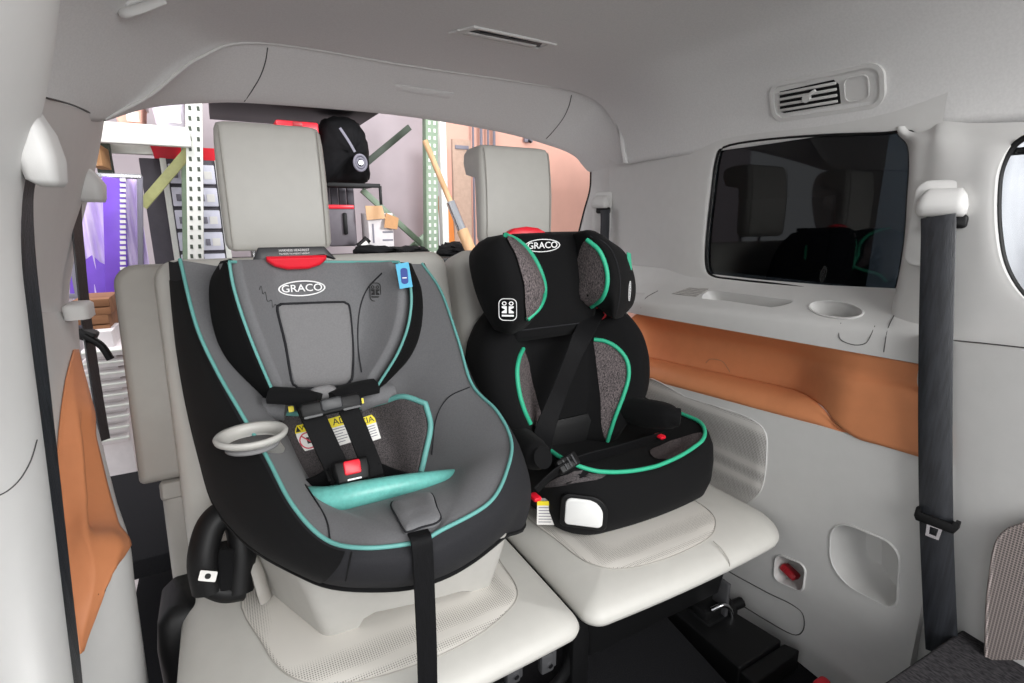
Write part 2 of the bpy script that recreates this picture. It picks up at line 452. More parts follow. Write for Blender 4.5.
# orange recessed panel with its padded ledge
def sm(a, b, x):
    t = max(0, min(1, (x-a)/(b-a))); return t*t*(3-2*t)
yy = [1.475, 1.455, 1.42, 1.36, 1.28, 1.18, 1.05, 0.95, 0.88, 0.82, 0.76, 0.70, 0.65, 0.60, 0.55, 0.50, 0.46, 0.43]
def or_top(y): return 0.912+ (1.42-y)/(1.42-0.47)*0.034
rows = []
for y in yy:
    d = 0.10*sm(0.64, 0.86, y); top = or_top(y); bot = wall_top(y)
    e = sm(1.478, 1.40, y)
    top = bot+0.10+(top-bot-0.10)*math.sqrt(max(0, 1-(1-e)**2))
    d *= e
    x0 = wx(y, bot)+0.002
    k_ = sm(0.60, 0.72, y)
    rows.append([V(x0+d-0.004*(1-k_), y, bot+0.048*k_-0.002*(1-k_)), V(x0+d*1.05+0.004*k_-0.002*(1-k_), y, bot+0.040+0.035*k_), V(x0+d*1.0+0.010, y, bot+0.12), V(x0+0.028+d*0.75, y, bot+(top-bot)*0.75), V(x0+0.026+d*0.4, y, top-0.012), V(x0+0.022+d*0.35, y, top)])
orp = mk('orange_panel', *loft(grid(rows, 20, 60)), MAT['orange'], wall_r, solid=0.004, soff=0)
rows = []
for y in yy:
    d = 0.10*sm(0.64, 0.86, y); bot = wall_top(y); e = sm(1.478, 1.40, y); d *= e
    x0 = wx(y, bot)+0.001
    k_ = sm(0.62, 0.74, y); x0 += 0.006*(1-k_)
    rows.append([V(x0+0.004, y, bot-0.002), V(x0-0.003, y, bot+0.012*k_), V(x0+0.002+d*0.12, y, bot+(0.030+0.004*e)*k_), V(x0+d*0.4, y, bot+0.047*k_), V(x0+d*0.8, y, bot+0.053*k_), V(x0+d+0.006, y, bot+0.045*k_)])
mk('armrest_ledge', *loft(grid(rows, 16, 60)), MAT['orange'], wall_r, solid=0.004, soff=0)
lp = [V(wx(y, wall_top(y))+0.10*sm(0.64, 0.86, y)+0.003, y, wall_top(y)+0.050) for y in yy[4:-3]]
tube('panel_seam', lp, 0.0015, MAT['tan_piping'], wall_r, seg=6)
# little car emblem pressed into the orange leather
OB = bvh_of(orp)
cp = [hit(x, y, OB) for x, y in ((705, 373), (706, 363), (711, 359), (722, 361), (727, 367), (730, 372), (729, 377))]
cp = [l+n*0.001 for l, n in cp if l is not None]
if len(cp) > 3: tube('emblem_line', cp, 0.0011, MAT['tan_piping'], wall_r, seg=5)
# shelf under the window, cut for tray and cup well
ysf = [1.97, 1.75, 1.56, 1.4, 1.2, 1.0, 0.8, 0.62, 0.50, 0.478]
rows = []
for y in ysf:
    top = or_top(max(y, 0.49)) ; k = sm(1.45, 1.62, y)
    xi = 1.282+0.09*k*0.6
    zt = 0.962+(1.42-y)*0.062
    prof = [(xi+0.03, top-0.004), (xi, top+0.002), (xi+0.001, zt-0.020), (xi+0.008, zt-0.006), (xi+0.022, zt+0.004), (1.33, zt+0.022), (1.36, zt+0.042), (1.385, zt+0.058), (1.41, max(zt+0.075, 1.07))]
    prof += [(1.50, 1.07), (1.50, top-0.004)]
    rows.append([V(a, y, b) for a, b in prof])
shelf = mk('shelf', *loft(rows, True, True), MAT['trim'], wall_r, angle=45)
SH = bvh_of(shelf)
def well(pts, depth, k2, n=40):
    L = [hit(a, b, SH) for a, b in pts]; nn = V(-0.45, 0, 1).normalized()
    L = crom([l for l, q in L if l is not None], n, True); c = sum(L, V(0, 0, 0))/n
    cutout(shelf, loft([[c+(p-c)*k+nn*e for p in L] for e, k in ((0.05, 1.03), (0.003, 1.02), (-0.004, 0.98), (-depth*0.7, k2+0.05), (-depth, k2))], True, True))
    return [p+nn*0.001 for p in L]
well([(702, 298), (704, 294), (712, 290.5), (735, 293), (765, 297), (790, 300), (792, 302), (784, 305), (773, 307), (766, 307), (735, 302.5), (706, 299)], 0.030, 0.86)
cwl = well([(836+27*math.cos(t_), 310+8.2*math.sin(t_)+3.0*math.cos(t_)) for t_ in [2*math.pi*i/14 for i in range(14)]], 0.050, 0.8)
tube('cup_rim', cwl, 0.003, MAT['trim'], wall_r, closed=True, n=len(cwl), seg=6)
def on_shelf(pts, e=0.0008):
    r = [hit(a, b, SH) for a, b in pts]; return [l+n*e for l, n in r if l is not None]
tube('hatch_line', on_shelf([(841, 323), (839, 335), (843, 341), (855, 345), (866, 343), (871, 335), (875, 326)]), 0.0009, MAT['trim_shadow_gap'], wall_r, seg=6)
tube('shelf_joint', on_shelf([(641, 318), (641, 308), (646, 298), (658, 291)]), 0.0009, MAT['trim_shadow_gap'], wall_r, seg=6)
tube('shelf_joint', on_shelf([(884, 352), (886, 338), (889, 326), (896, 312)]), 0.0009, MAT['trim_shadow_gap'], wall_r, seg=6)
l, n = hit(690, 292, SH)
if l is not None:
    sp = [hit(a_, b_, SH)[0] for a_, b_ in ((672, 294), (690, 288), (709, 289), (696, 297))]
    if None not in sp: mk('shelf_speaker', [p+n*0.0015 for p in sp], [(0, 1, 2, 3)], MAT['speaker_mesh'], wall_r, smooth=False, solid=0.001)
# upper wall around the quarter window
def up_x(y): return 1.402+0.05*sm(1.15, 1.95, y)
WIN = [W(a, b, X=1.403) for a, b in ((724, 147), (760, 140), (820, 135), (880, 133), (912, 131), (918, 150), (915, 215), (908, 296), (900, 299), (850, 293), (790, 286), (735, 280), (712, 276), (706, 264), (707, 235), (712, 190), (716, 160))]
WIN = crom(WIN, 68, True)
wc = sum(WIN, V(0, 0, 0))/68
def to_rect(p):
    dy, dz = p.y-wc.y, p.z-wc.z
    y0, y1, z0, z1 = 0.60, 1.77, 1.03, 1.60
    s = 1e9
    if dy > 0: s = min(s, (y1-wc.y)/dy)
    if dy < 0: s = min(s, (y0-wc.y)/dy)
    if dz > 0: s = min(s, (z1-wc.z)/dz)
    if dz < 0: s = min(s, (z0-wc.z)/dz)
    return V(0, wc.y+dy*s, wc.z+dz*s)
rws = []
for k in (0, 0.04, 0.2, 0.45, 0.7, 0.9, 1.0):
    rw = []
    for p in WIN:
        q = p.lerp(to_rect(p), k); q = V(up_x(q.y)-(0.0 if k == 0 else 0.003), q.y, q.z); rw.append(q)
    rws.append(rw)
rws.insert(0, [V(1.418, p.y, p.z) for p in WIN])
# square up the corners of the outer loop
up = mk('upper_panel', *loft(rws, True), MAT['trim'], wall_r)
# D-pillar trim that turns to the tailgate opening
DE = W3([(591, 172, 1.94), (590, 190, 1.94), (584, 212, 1.95), (578, 237, 1.96), (574, 262, 1.97)])
r0 = [V(up_x(1.75)-0.003, 1.75, 1.56), V(up_x(1.75)-0.003, 1.75, 1.36), V(up_x(1.75)-0.003, 1.75, 1.25), V(up_x(1.75)-0.003, 1.75, 1.14), V(up_x(1.75)-0.003, 1.75, 1.0)]
r1 = [(a+b)/2+V(0.01, 0, 0) for a, b in zip(r0, DE)]
G = grid([r0, r1, DE, [p+V(0.05, 0.06, 0) for p in DE]], 16, 10)
mk('pillar_trim', *loft(G), MAT['trim'], wall_r)
tube('opening_seal', DE, 0.005, MAT['black_plastic'], wall_r, seg=6)
# front pillar carrying the second row belt, up to the door window
LY = [119, 126, 140, 165, 195, 230, 262, 288, 305, 330, 347]
LX = [918, 916, 914, 911, 909, 907, 903, 898, 893, 889, 887]
RX = [1080, 1050, 1016, 1000, 996, 997, 1003, 1017, 1036, 1080, 1100]
rows = []
for y, a, b in zip(LY, LX, RX):
    dx = 0.115*(1-sm(114, 158, y))**1.6
    yl = y+7*(1-sm(119, 150, y))
    e = W(a, yl, X=1.335+dx*0.8)
    rows.append([V(1.43, e.y+0.05, e.z), V(1.39, e.y+0.025, e.z), e, W(a+14, yl, X=1.318+dx*0.8), W(940, y, X=1.305+dx), W(968, y+4, X=1.30+dx), W((968+b)/2, y+3, X=1.298+dx), W(b-4, y+2, X=1.30+dx), W(b, y+2, X=1.305+dx), W(b+3, y+2, X=1.34+dx)])
G = grid(rows, 46, 48)
mk('pillar_trim', *loft(G), MAT['trim'], wall_r)
PIL = BVHTree.FromPolygons(*loft(G))
seal = [W(b+2, y+2, X=1.322) for b, y in zip(RX, LY)]
tube('window_seal', seal, 0.006, MAT['black_plastic'], wall_r, n=50)
# lower pillar trim below the joint line
LY2 = [335, 350, 380, 430, 480, 540, 600, 660, 720]
rows = []
for i, y in enumerate(LY2):
    rows.append([W(870, y, X=1.40), W(900, y, X=1.33), W(921, y, X=1.28), W(926, y+2, X=1.268), W(945, y+5, X=1.262), W(975, y+9, X=1.255), W(1010, y+14, X=1.25), W(1045, y+18, X=1.25), W(1120, y+26, X=1.27)])
G = grid(rows, 36, 40)
plo = mk('lower_pillar_trim', *loft(G), MAT['trim'], wall_r)
PLO = BVHTree.FromPolygons(*loft(G))
jl = [W(a, b, X=1.298) for a, b in ((917, 335), (925, 337), (960, 341), (1000, 345), (1060, 352))]
tube('pillar_joint', jl, 0.0014, MAT['trim_shadow_gap'], wall_r, seg=6)
# window_1: dark privacy pane; window_2: clear door window
win1 = structure(mk('window_1', [V(1.412, p.y, p.z) for p in WIN]+[V(1.416, p.y, p.z) for p in WIN], loft([WIN, WIN], True)[1]+[tuple(range(68)), tuple(range(68, 136))], MAT['privacy_glass'], smooth=False))
tube('window_rubber', [V(1.405, p.y, p.z) for p in WIN], 0.005, MAT['black_plastic'], win1, closed=True, n=68, seg=6)
win2 = structure(boxm('window_2', (1.36, 0.20, 1.245), (0.005, 0.62, 0.29), MAT['clear_glass'], bev=0))
boxm('window_seal', (1.365, 0.20, 1.375), (0.012, 0.60, 0.014), MAT['black_plastic'], win2, bev=0.003)
# front door panel with its speaker mesh, beyond the pillar
dr = [(1024, 524), (1008, 530), (996, 545), (990, 580), (987, 612), (986, 660), (1060, 660), (1060, 515)]
door = structure(mk('door_1', *(lambda a: ([W(x, y, X=1.215) for x, y in a]+[W(x, y, X=1.215)+V(0.04, 0, 0) for x, y in a], [tuple(range(8)), tuple(range(15, 7, -1))]+[(i, (i+1) % 8, 8+(i+1) % 8, 8+i) for i in range(8)]))(dr), MAT['door_mesh'], smooth=False))
tube('door_edge', [W(x, y, X=1.216) for x, y in dr[:6]], 0.003, MAT['door_mesh'], door)

# ---- left wall ------------------------------------------------------------
# rear pillar between the near belt pillar and the tailgate opening
rows = []
LE = [(104, 121, 1.84), (101, 140, 1.88), (94, 175, 1.90), (84, 215, 1.90), (75, 255, 1.88), (69, 292, 1.86), (70, 312, 1.84)]
tops = [(40, 96), (38, 125), (32, 165), (28, 210), (26, 255), (28, 290), (30, 312)]
for (x, y, Y), (a, b) in zip(LE, tops):
    e = W(x, y, Y=Y); m2 = W((x+a)/2+4, (y+b)/2, Y=1.56); s = W(a, b, Y=1.36); q = W(a-60, b, Y=1.0)
    rows.append([q, s, m2, e, e+V(-0.03, 0.04, 0)])
G = grid(rows, 30, 30)
wall_l = structure(mk('wall_left', *loft(G), MAT['trim']))
tube('roof_joint', [W(-10, 88, Y=1.2), W(42, 97, Y=1.37), W(75, 106, Y=1.56), W(104, 120, Y=1.80)], 0.002, MAT['trim_shadow_gap'], wall_l, seg=6)
# lower left panel: shelf end, orange inset, bulging armrest, white lower shell
def prow(a): return [W(x, y, Y=Y) for x, y, Y in a]
R = [prow([(-30, 300, 1.0), (30, 312, 1.30), (52, 312, 1.50), (70, 312, 1.66), (78, 318, 1.72)]),
     prow([(-30, 330, 0.98), (30, 335, 1.28), (55, 338, 1.42), (74, 342, 1.55), (80, 345, 1.62)]),
     prow([(-30, 400, 0.9), (30, 395, 1.22), (56, 392, 1.34), (82, 390, 1.45), (88, 392, 1.52)]),
     prow([(-30, 460, 0.86), (30, 455, 1.15), (58, 450, 1.27), (95, 438, 1.36), (101, 440, 1.44)]),
     prow([(-30, 520, 0.82), (30, 520, 1.05), (60, 515, 1.16), (111, 500, 1.26), (117, 502, 1.33)]),
     prow([(-30, 570, 0.78), (30, 575, 0.96), (68, 570, 1.05), (124, 542, 1.14), (130, 545, 1.22)]),
     prow([(-30, 640, 0.72), (30, 640, 0.88), (80, 625, 0.98), (130, 590, 1.09), (136, 592, 1.18)]),
     prow([(-30, 710, 0.66), (30, 710, 0.80), (84, 700, 0.92), (142, 690, 1.03), (150, 692, 1.12)]),
     prow([(-30, 800, 0.60), (30, 800, 0.74), (90, 800, 0.86), (155, 790, 0.98), (165, 792, 1.06)])]
G = grid(R, 40, 60)
mk('lower_panel', *loft(G), MAT['trim'], wall_l)
LOW = BVHTree.FromPolygons(*loft(G))
def on_low(px, py, e=0.002):
    l, n = hit(px, py, LOW)
    return None if l is None else l+n*e
# orange leather inset on the left panel
edgeL = [V(72, 350, 0), V(64, 380, 0), V(58, 420, 0), V(55, 460, 0), V(55, 500, 0), V(59, 540, 0), V(66, 585, 0), V(72, 625, 0), V(77, 655, 0)]
edgeR = [V(76, 350, 0), V(82, 380, 0), V(88, 415, 0), V(98, 455, 0), V(107, 492, 0), V(117, 525, 0), V(121, 551, 0), V(98, 588, 0), V(80, 652, 0)]
rws = []
for el, er in zip(crom(edgeL, 49), crom(edgeR, 49)):
    rw = []
    for k in range(25):
        t = k/24; px_, py_ = el.x+(er.x-el.x)*t, el.y+(er.y-el.y)*t
        dep = sm(412, 440, py_)*(1-sm(522, 556, py_))*sm(0.28, 0.48, t)
        fade = sm(350, 470, py_)*(1-sm(570, 655, py_))*sm(0.0, 0.25, t)*(1-0.45*sm(0.75, 1.0, t))
        p = on_low(px_, py_, 0.004+0.030*fade*(1-dep))
        rw.append(p if p else (rw[-1] if rw else V(0, 0, 0)))
    rws.append(rw)
mk('orange_panel', *loft(rws), MAT['orange'], wall_l, solid=0.004, soff=0)
ins = [(80, 422), (96, 428), (107, 490), (114, 525), (104, 545), (90, 560), (80, 545), (77, 490)]
pp = [on_low(a, b, 0.012) for a, b in ins]
# small shelf lip and catch
stack('shelf_catch', *W(92-14, 305, Y=1.60).xy, 0.05, 0.09, 0.015, [(W(78, 305, Y=1.60).z-0.03, 0), (W(78, 305, Y=1.60).z, 0), (W(78, 305, Y=1.60).z+0.006, 0.006)], MAT['trim'], wall_l)
# near belt pillar at the left edge
ED = [(62, -40, 0.70), (58, 0, 0.70), (52, 50, 0.71), (44, 95, 0.72), (30, 150, 0.73), (20, 200, 0.74), (20, 260, 0.74), (27, 330, 0.73), (36, 400, 0.72), (45, 470, 0.70), (55, 550, 0.68), (66, 640, 0.66), (76, 720, 0.64)]
rows = []
for x, y, Y in ED:
    e = W(x, y, Y=Y)
    rows.append([V(e.x-0.09, 0.30, e.z), V(e.x-0.055, 0.42, e.z), V(e.x-0.022, 0.56, e.z), V(e.x-0.004, Y-0.06, e.z), e, e+V(-0.012, 0.035, 0), e+V(-0.06, 0.06, 0)])
G = grid(rows, 30, 50)
npil = mk('belt_pillar_trim', *loft(G), MAT['trim'], wall_l)
NP = BVHTree.FromPolygons(*loft(G))
jp = [hit(a, b, NP) for a, b in ((-5, 497), (8, 490), (20, 478), (30, 460), (36, 440))]
jp = [l+n*0.001 for l, n in jp if l is not None]
if len(jp) > 2: tube('pillar_joint', jp, 0.0006, MAT['trim_shadow_gap'], wall_l, seg=6)

# ---- cabin floor
fl = structure(boxm('floor', (0.5, 0.30, -0.02), (1.75, 3.6, 0.10), MAT['carpet'], bev=0.01))
# raised carpet board with a hinged edge, right of the seat legs
ub = thing('floor_panel', W(680, 650, Z=0.06), 'black carpeted floor board under the right seat cushion', 'floor panel')
a, b, c, d = W(585, 683, Z=0.10), W(655, 612, Z=0.10), W(755, 625, Z=0.10), W(800, 660, Z=0.10)
v = [W(560, 720, Z=0.10), W(590, 610, Z=0.10), W(655, 603, Z=0.10), W(735, 690, Z=0.10), W(700, 740, Z=0.10)]
v, f = loft([[p-V(0, 0, 0.07) for p in v], v], True, True); mk('board', v, f, MAT['carpet'], ub, smooth=False, bev=0.006)
v = [W(662, 600, Z=0.112), W(716, 600, Z=0.112), W(782, 640, Z=0.112), W(740, 668, Z=0.112)]
v, f = loft([[p-V(0, 0, 0.08) for p in v], v], True, True); mk('edge_strip', v, f, MAT['black_plastic'], ub, smooth=False, bev=0.006)
v = [W(740, 671, Z=0.10), W(784, 643, Z=0.10), W(800, 650, Z=0.10), W(755, 684, Z=0.10)]
v, f = loft([[p-V(0, 0, 0.07) for p in v], v], True, True); mk('hinge_strip', v, f, MAT['black_plastic'], ub, smooth=False, bev=0.005)

# cargo floor behind the seats
structure(boxm('floor_cargo', (0.5, 1.86, 0.33), (1.9, 0.62, 0.06), MAT['carpet'], bev=0.01))
boxm('door_trim', (1.32, -0.20, 0.50), (0.09, 1.0, 1.02), MAT['trim'], door, 0.03)
boxm('window_sill', (1.33, -0.20, 1.03), (0.10, 1.0, 0.05), MAT['trim'], door, 0.015)
door2 = structure(boxm('door_2', (-0.38, -0.22, 0.50), (0.09, 1.0, 1.02), MAT['trim'], None, 0.03))
boxm('window_sill', (-0.39, -0.22, 1.03), (0.10, 1.0, 0.05), MAT['trim'], door2, 0.015)
# ================================================================== third-row seats
def slab(name, O, B, w, h, r, layers, mat_, parent, n=6):
    O = Vector(O); rows = []
    for z, ins in layers:
        rr = [max(q-ins*0.6, 0.004) for q in r] if isinstance(r, (list, tuple)) else max(r-ins*0.6, 0.004)
        rows.append([O+B@V(a, b, z) for a, b in rrect(w-2*ins, h-2*ins, rr, n)])
    return mk(name, *loft(rows, True, True), mat_, parent, angle=50)
TB = basis((1, 0, 0), (0, -math.cos(0.26), math.sin(0.26)))
def back_pt(x, z, e=0.0):      # point on the front plane of the backrests
    return V(x, 1.20+(z-0.45)*math.tan(0.26), z)+TB@V(0, 0, e)
CUSH = [(0.403, 0.06), (0.406, 0.036), (0.412, 0.013), (0.420, 0.003), (0.430, 0.0), (0.441, 0.005), (0.452, 0.017), (0.4615, 0.038), (0.468, 0.066), (0.4725, 0.10), (0.475, 0.145), (0.476, 0.2)]
def insert_patch(cush, outline, parent, name='perforated_insert'):
    bv = bvh_of(cush)
    lp = crom(outline, 64, True); c = sum(lp, V(0, 0, 0))/64
    rws = []
    for k in (1.0, 0.97, 0.8, 0.6, 0.4, 0.2, 0.05):
        rw = []
        for p in lp:
            q = c+(p-c)*k
            l, n, i, t = bv.ray_cast(V(q.x, q.y, 1.0), V(0, 0, -1))
            e = 0.0005 if k == 1.0 else 0.0025
            rw.append(V(q.x, q.y, (l.z if l else 0.47)+e))
        rws.append(rw)
    v, f = loft(rws, True); f.append(tuple(range(len(v)-64, len(v))))
    mk(name, v, f, MAT['perforated'], parent)
    tube('insert_seam', [p+V(0, 0, 0.0012) for p in rws[0]], 0.0012, MAT['stitch'], parent, closed=True, n=64, seg=5)
def headrest(parent, O, B, w, h):
    rows = []
    O = Vector(O)
    for t, ww, d, y0 in ((0.0, 0.86, 0.030, 0.010), (0.02, 0.95, 0.045, 0.004), (0.06, 0.985, 0.055, 0.0), (0.25, 0.99, 0.058, -0.003), (0.5, 0.99, 0.060, -0.004), (0.68, 0.985, 0.062, -0.002),
                         (0.73, 0.98, 0.125, 0.0), (0.85, 0.97, 0.140, 0.003), (0.94, 0.95, 0.135, 0.008), (0.985, 0.91, 0.115, 0.015), (1.0, 0.84, 0.08, 0.028)):
        rows.append([O+B@V(a, (t-0.5)*h, -(y0+d/2+b)) for a, b in rrect(w*ww, d, min(0.022, d*0.45), 5)])
    hr = mk('headrest', *loft(rows, True, True), MAT['leather'], parent, angle=60)
    for s in (-1, 1):
        pts = [O+B@V(s*(w*0.5-0.017), (t-0.5)*h, e) for t, e in ((0.03, 0.0), (0.1, 0.0022), (0.3, 0.005), (0.5, 0.006), (0.7, 0.004), (0.85, -0.0005), (0.955, -0.008))]
        tube('side_seam', pts, 0.0014, MAT['stitch'], hr, seg=5)
    for s in (-1, 1):
        p0 = O+B@V(s*0.062, 0.30*h, -0.075); p1 = O+B@V(s*0.062, -0.5*h-0.09, -0.075)
        tube('headrest_post', [p0, p0.lerp(p1, 0.5), p1], 0.007, MAT['chrome'], hr)
    return hr
def seat(label, x0, x1, hx, hz, hw, hh, mirror):
    cx = (x0+x1)/2; w_ = x1-x0
    t = thing('rear_seat', (cx, 0.95, 0.385), label, 'car seat', 'third-row seats')
    rr = [0.03, 0.04, 0.13, 0.04] if not mirror else [0.04, 0.03, 0.04, 0.10]
    cu = stack('cushion', cx, 0.965, w_, 0.51, rr, CUSH, MAT['leather'], t, n=8, m=10, fn=lambda p, x, y: V(p.x, p.y-0.012*(1-(x/(w_/2))**2)*(1 if y < 0 else 0), p.z))
    # piping round the lower edge of the cushion
    lp = []
    for x, y in rrect(w_-0.022, 0.51-0.022, rr, 8, 10): lp.append(V(cx+x, 0.965+y-0.012*(1-(x/(w_/2))**2)*(1 if y < 0 else 0), 0.4135))
    tube('cushion_piping', lp, 0.002, MAT['tan_piping'] if not mirror else MAT['stitch'], t, closed=True, n=len(lp), seg=6)
    # undertray
    stack('seat_pan', cx, 1.0, w_-0.16, 0.36, 0.03, [(0.20, 0.02), (0.34, 0.0), (0.39, 0.0)], MAT['black_plastic'], t)
    # backrest
    lo, hi = 0.43, 1.165
    bx0, bx1 = (x0+0.02, x1-0.004) if mirror is False else (x0+0.004, x1-0.05)
    c = back_pt((bx0+bx1)/2, (lo+hi)/2)
    slab('backrest', c, TB, bx1-bx0, (hi-lo)/math.cos(0.26), 0.05, [(-0.13, 0.03), (-0.11, 0.0), (-0.03, 0.0), (-0.012, 0.008), (-0.003, 0.022), (0.0, 0.045)], MAT['leather'], t)
    headrest(t, V(hx, 1.43, hz), basis((1, 0, 0), (-0.02 if not mirror else 0.0, -1, 0.03)), hw, hh)
    return t, cu
sl, cl = seat('light grey leather rear seat carrying the large grey car seat', -0.155, 0.570, 0.137, 1.322, 0.248, 0.300, False)
sr, cr = seat('light grey leather rear seat carrying the black booster', 0.580, 1.258, 0.818, 1.318, 0.256, 0.287, True)
insert_patch(cl, [V(-0.03, 1.12, 0), V(-0.01, 0.93, 0), V(0.03, 0.83, 0), V(0.10, 0.783, 0), V(0.2, 0.763, 0), V(0.32, 0.763, 0), V(0.42, 0.788, 0), V(0.475, 0.83, 0), V(0.49, 0.93, 0), V(0.49, 1.12, 0), V(0.2, 1.15, 0)], sl)
insert_patch(cr, [V(0.66, 1.12, 0), V(0.655, 0.93, 0), V(0.67, 0.83, 0), V(0.72, 0.783, 0), V(0.84, 0.763, 0), V(0.98, 0.768, 0), V(1.05, 0.798, 0), V(1.085, 0.85, 0), V(1.09, 0.95, 0), V(1.08, 1.12, 0), V(0.87, 1.15, 0)], sr)
tube('cushion_seam', [V(0.985, 0.75, 0.4745), V(0.987, 0.725, 0.466), V(0.988, 0.702, 0.445), V(0.988, 0.705, 0.415)], 0.0014, MAT['stitch'], sr, seg=5)
# outer bolster, plastic side shield and hinge on the left seat
O = back_pt(-0.135, 0.925, -0.035)
slab('side_bolster', O, TB, 0.155, 0.49, [0.03, 0.045, 0.012, 0.012], [(-0.09, 0.02), (-0.075, 0.0), (-0.02, 0.0), (-0.006, 0.006), (0, 0.018)], MAT['leather_dark'], sl)
slab('backrest_shield', back_pt(-0.115, 0.57, -0.05), TB, 0.12, 0.24, 0.02, [(-0.05, 0.0), (-0.012, 0.0), (-0.002, 0.008), (0, 0.016)], MAT['leather_dark'], sl)
slab('shield_band', back_pt(-0.115, 0.665, -0.045), TB, 0.125, 0.045, 0.01, [(-0.05, 0.0), (-0.008, 0.0), (0, 0.006)], MAT['leather_dark'], sl)
slab('perforated_panel', back_pt(-0.02, 0.62, 0.001), TB, 0.11, 0.34, 0.02, [(-0.01, 0.0), (0.0, 0.0), (0.003, 0.006)], MAT['perforated'], sl)
hc = V(-0.155, 1.20, 0.30)
stack('hinge_cover', hc.x, hc.y, 0.10, 0.17, 0.03, [(0.03, 0.0), (0.38, 0.0), (0.44, 0.008), (0.465, 0.03)], MAT['black_plastic'], sl)
# brackets showing under the cushion fronts
for (a, b) in ((512, 672), (546, 661)):
    p = W(a, b, Y=0.80)
    boxm('seat_bracket', p+V(0, 0.0, 0), (0.034, 0.02, 0.05), MAT['grey_bracket'], sl, 0.006)
    o = boxm('bracket_arm', p+V(0.016, 0.02, 0.012), (0.012, 0.06, 0.055), MAT['grey_bracket'], sl, 0.004)
    tube('bracket_bolt', [p+V(0.004, -0.014, -0.004), p+V(0.004, -0.008, -0.004)], 0.006, MAT['chrome'], sl, n=2)
# floor latch of the right seat
p = W(714, 606, Y=0.87)
lt = thing('seat_latch', V(p.x, p.y, 0.115), 'black seat latch mechanism on the floor under the right cushion', 'latch')
boxm('latch_body', p+V(-0.01, 0, 0.0), (0.12, 0.06, 0.05), MAT['black_plastic'], lt, 0.012)
boxm('latch_plate', p+V(0.0, -0.02, 0.05), (0.014, 0.05, 0.11), MAT['grey_bracket'], lt, 0.004)
tube('latch_bar', [p+V(0.02, -0.01, -0.012), p+V(0.06, -0.015, -0.014), p+V(0.10, -0.02, -0.012)], 0.016, MAT['black_plastic'], lt, n=6)
tube('latch_spring', [p+V(-0.05, -0.03, 0.03), p+V(-0.02, -0.045, 0.045), p+V(0.01, -0.045, 0.02), p+V(0.02, -0.05, -0.01)], 0.007, MAT['chrome'], lt)
boxm('latch_foot', p+V(-0.01, 0.0, -0.05), (0.13, 0.09, 0.10), MAT['black_plastic'], lt, 0.008)
# dark leg frame between the cushions
p = W(575, 655, Y=0.86)
lg = thing('support_frame', V(p.x, p.y, 0.03), 'black metal support frame in the gap between the two seat cushions', 'seat frame')
boxm('upright', V(p.x, p.y, 0.21), (0.05, 0.05, 0.36), MAT['black_plastic'], lg, 0.008)
tube('brace', [V(p.x-0.12, p.y+0.02, 0.08), V(p.x-0.03, p.y, 0.16), V(p.x+0.0, p.y-0.01, 0.30)], 0.014, MAT['black_plastic'], lg)
boxm('foot', V(p.x-0.02, p.y, 0.055), (0.16, 0.09, 0.05), MAT['black_plastic'], lg, 0.01)
# ================================================================== convertible car seat (grey, left)
cs = thing('child_car_seat', (0.22, 1.0, 0.476), 'large grey and black convertible child seat with turquoise piping and a cup holder', 'child seat')
KL = W3([(180, 260, 1.28), (196, 325, 1.20), (216, 370, 1.13), (240, 412, 1.04), (267, 458, 0.95), (292, 505, 0.84), (325, 540, 0.765), (365, 549, 0.715), (418, 543, 0.70)])
KR = W3([(422, 264, 1.28), (441, 292, 1.23), (458, 340, 1.14), (472, 385, 1.05), (497, 412, 0.95), (511, 440, 0.87), (508, 468, 0.80), (490, 503, 0.735), (440, 532, 0.70)])
rim = KL+KR[::-1]
RIM = crom(rim, 120)
BL = W3([(171, 262, 1.36), (176, 330, 1.32), (186, 395, 1.26), (200, 455, 1.20), (216, 505, 1.10), (250, 544, 0.97), (298, 572, 0.86), (338, 586, 0.79), (400, 587, 0.745)])
BR = [V(0.478, 1.36, 1.13), V(0.50, 1.34, 1.04), V(0.515, 1.30, 0.92), V(0.525, 1.22, 0.80), V(0.535, 1.09, 0.70)]+W3([(524, 518, 0.94), (503, 536, 0.85), (472, 560, 0.79), (440, 577, 0.752)])
bot = BL+BR[::-1]
ax = V(0.215, 1.0, 0)
mid1, mid2 = [], []
for i, (a, b) in enumerate(zip(rim, bot)):
    o = V((a.x+b.x)/2, (a.y+b.y)/2, 0)-V(0.215, 1.05, 0); o.z = 0
    o = o.normalized() if o.length > 0.02 else V(0, -1, 0)
    k = 1.0 if 3 <= i <= 14 else 0.6
    mid1.append(a.lerp(b, 0.16)+o*0.020*k+V(0, 0, -0.004))
    mid2.append(a.lerp(b, 0.58)+o*0.026*k)
G = grid([rim, mid1, mid2, bot, [p+(V(0.215, 1.05, p.z-0.012)-p)*0.10 for p in bot]], 120, 26)
mk('outer_cover', *loft(G), MAT['charcoal'], cs)
OUT = BVHTree.FromPolygons(*loft(G))
# side gores and hem seam on the outer cover
for pts in ([(352, 552), (349, 565), (346, 580), (346, 590)],):
    q = [hit(a, b, OUT) for a, b in pts]; q = [l+n*0.001 for l, n in q if l is not None]
    if len(q) > 2: tube('cover_seam', q, 0.0016, MAT['black_fabric'], cs, seg=5)
tube('cover_hem', [p+V(0, 0, -0.003) for p in crom(bot, 80)], 0.005, MAT['black_fabric'], cs, n=0, seg=6)
# the left flank is covered in plain black knit
side = [[p for p in crom(r, 120)] for r in (rim, mid1, mid2, bot)]
def offs(p): 
    o = p-V(0.215, 1.05, p.z); return p+o.normalized()*0.003
G2 = [[offs(G[j][i]) for i in range(2, 47)] for j in range(1, 25)]
mk('side_cover', *loft(G2), MAT['black_fabric'], cs)
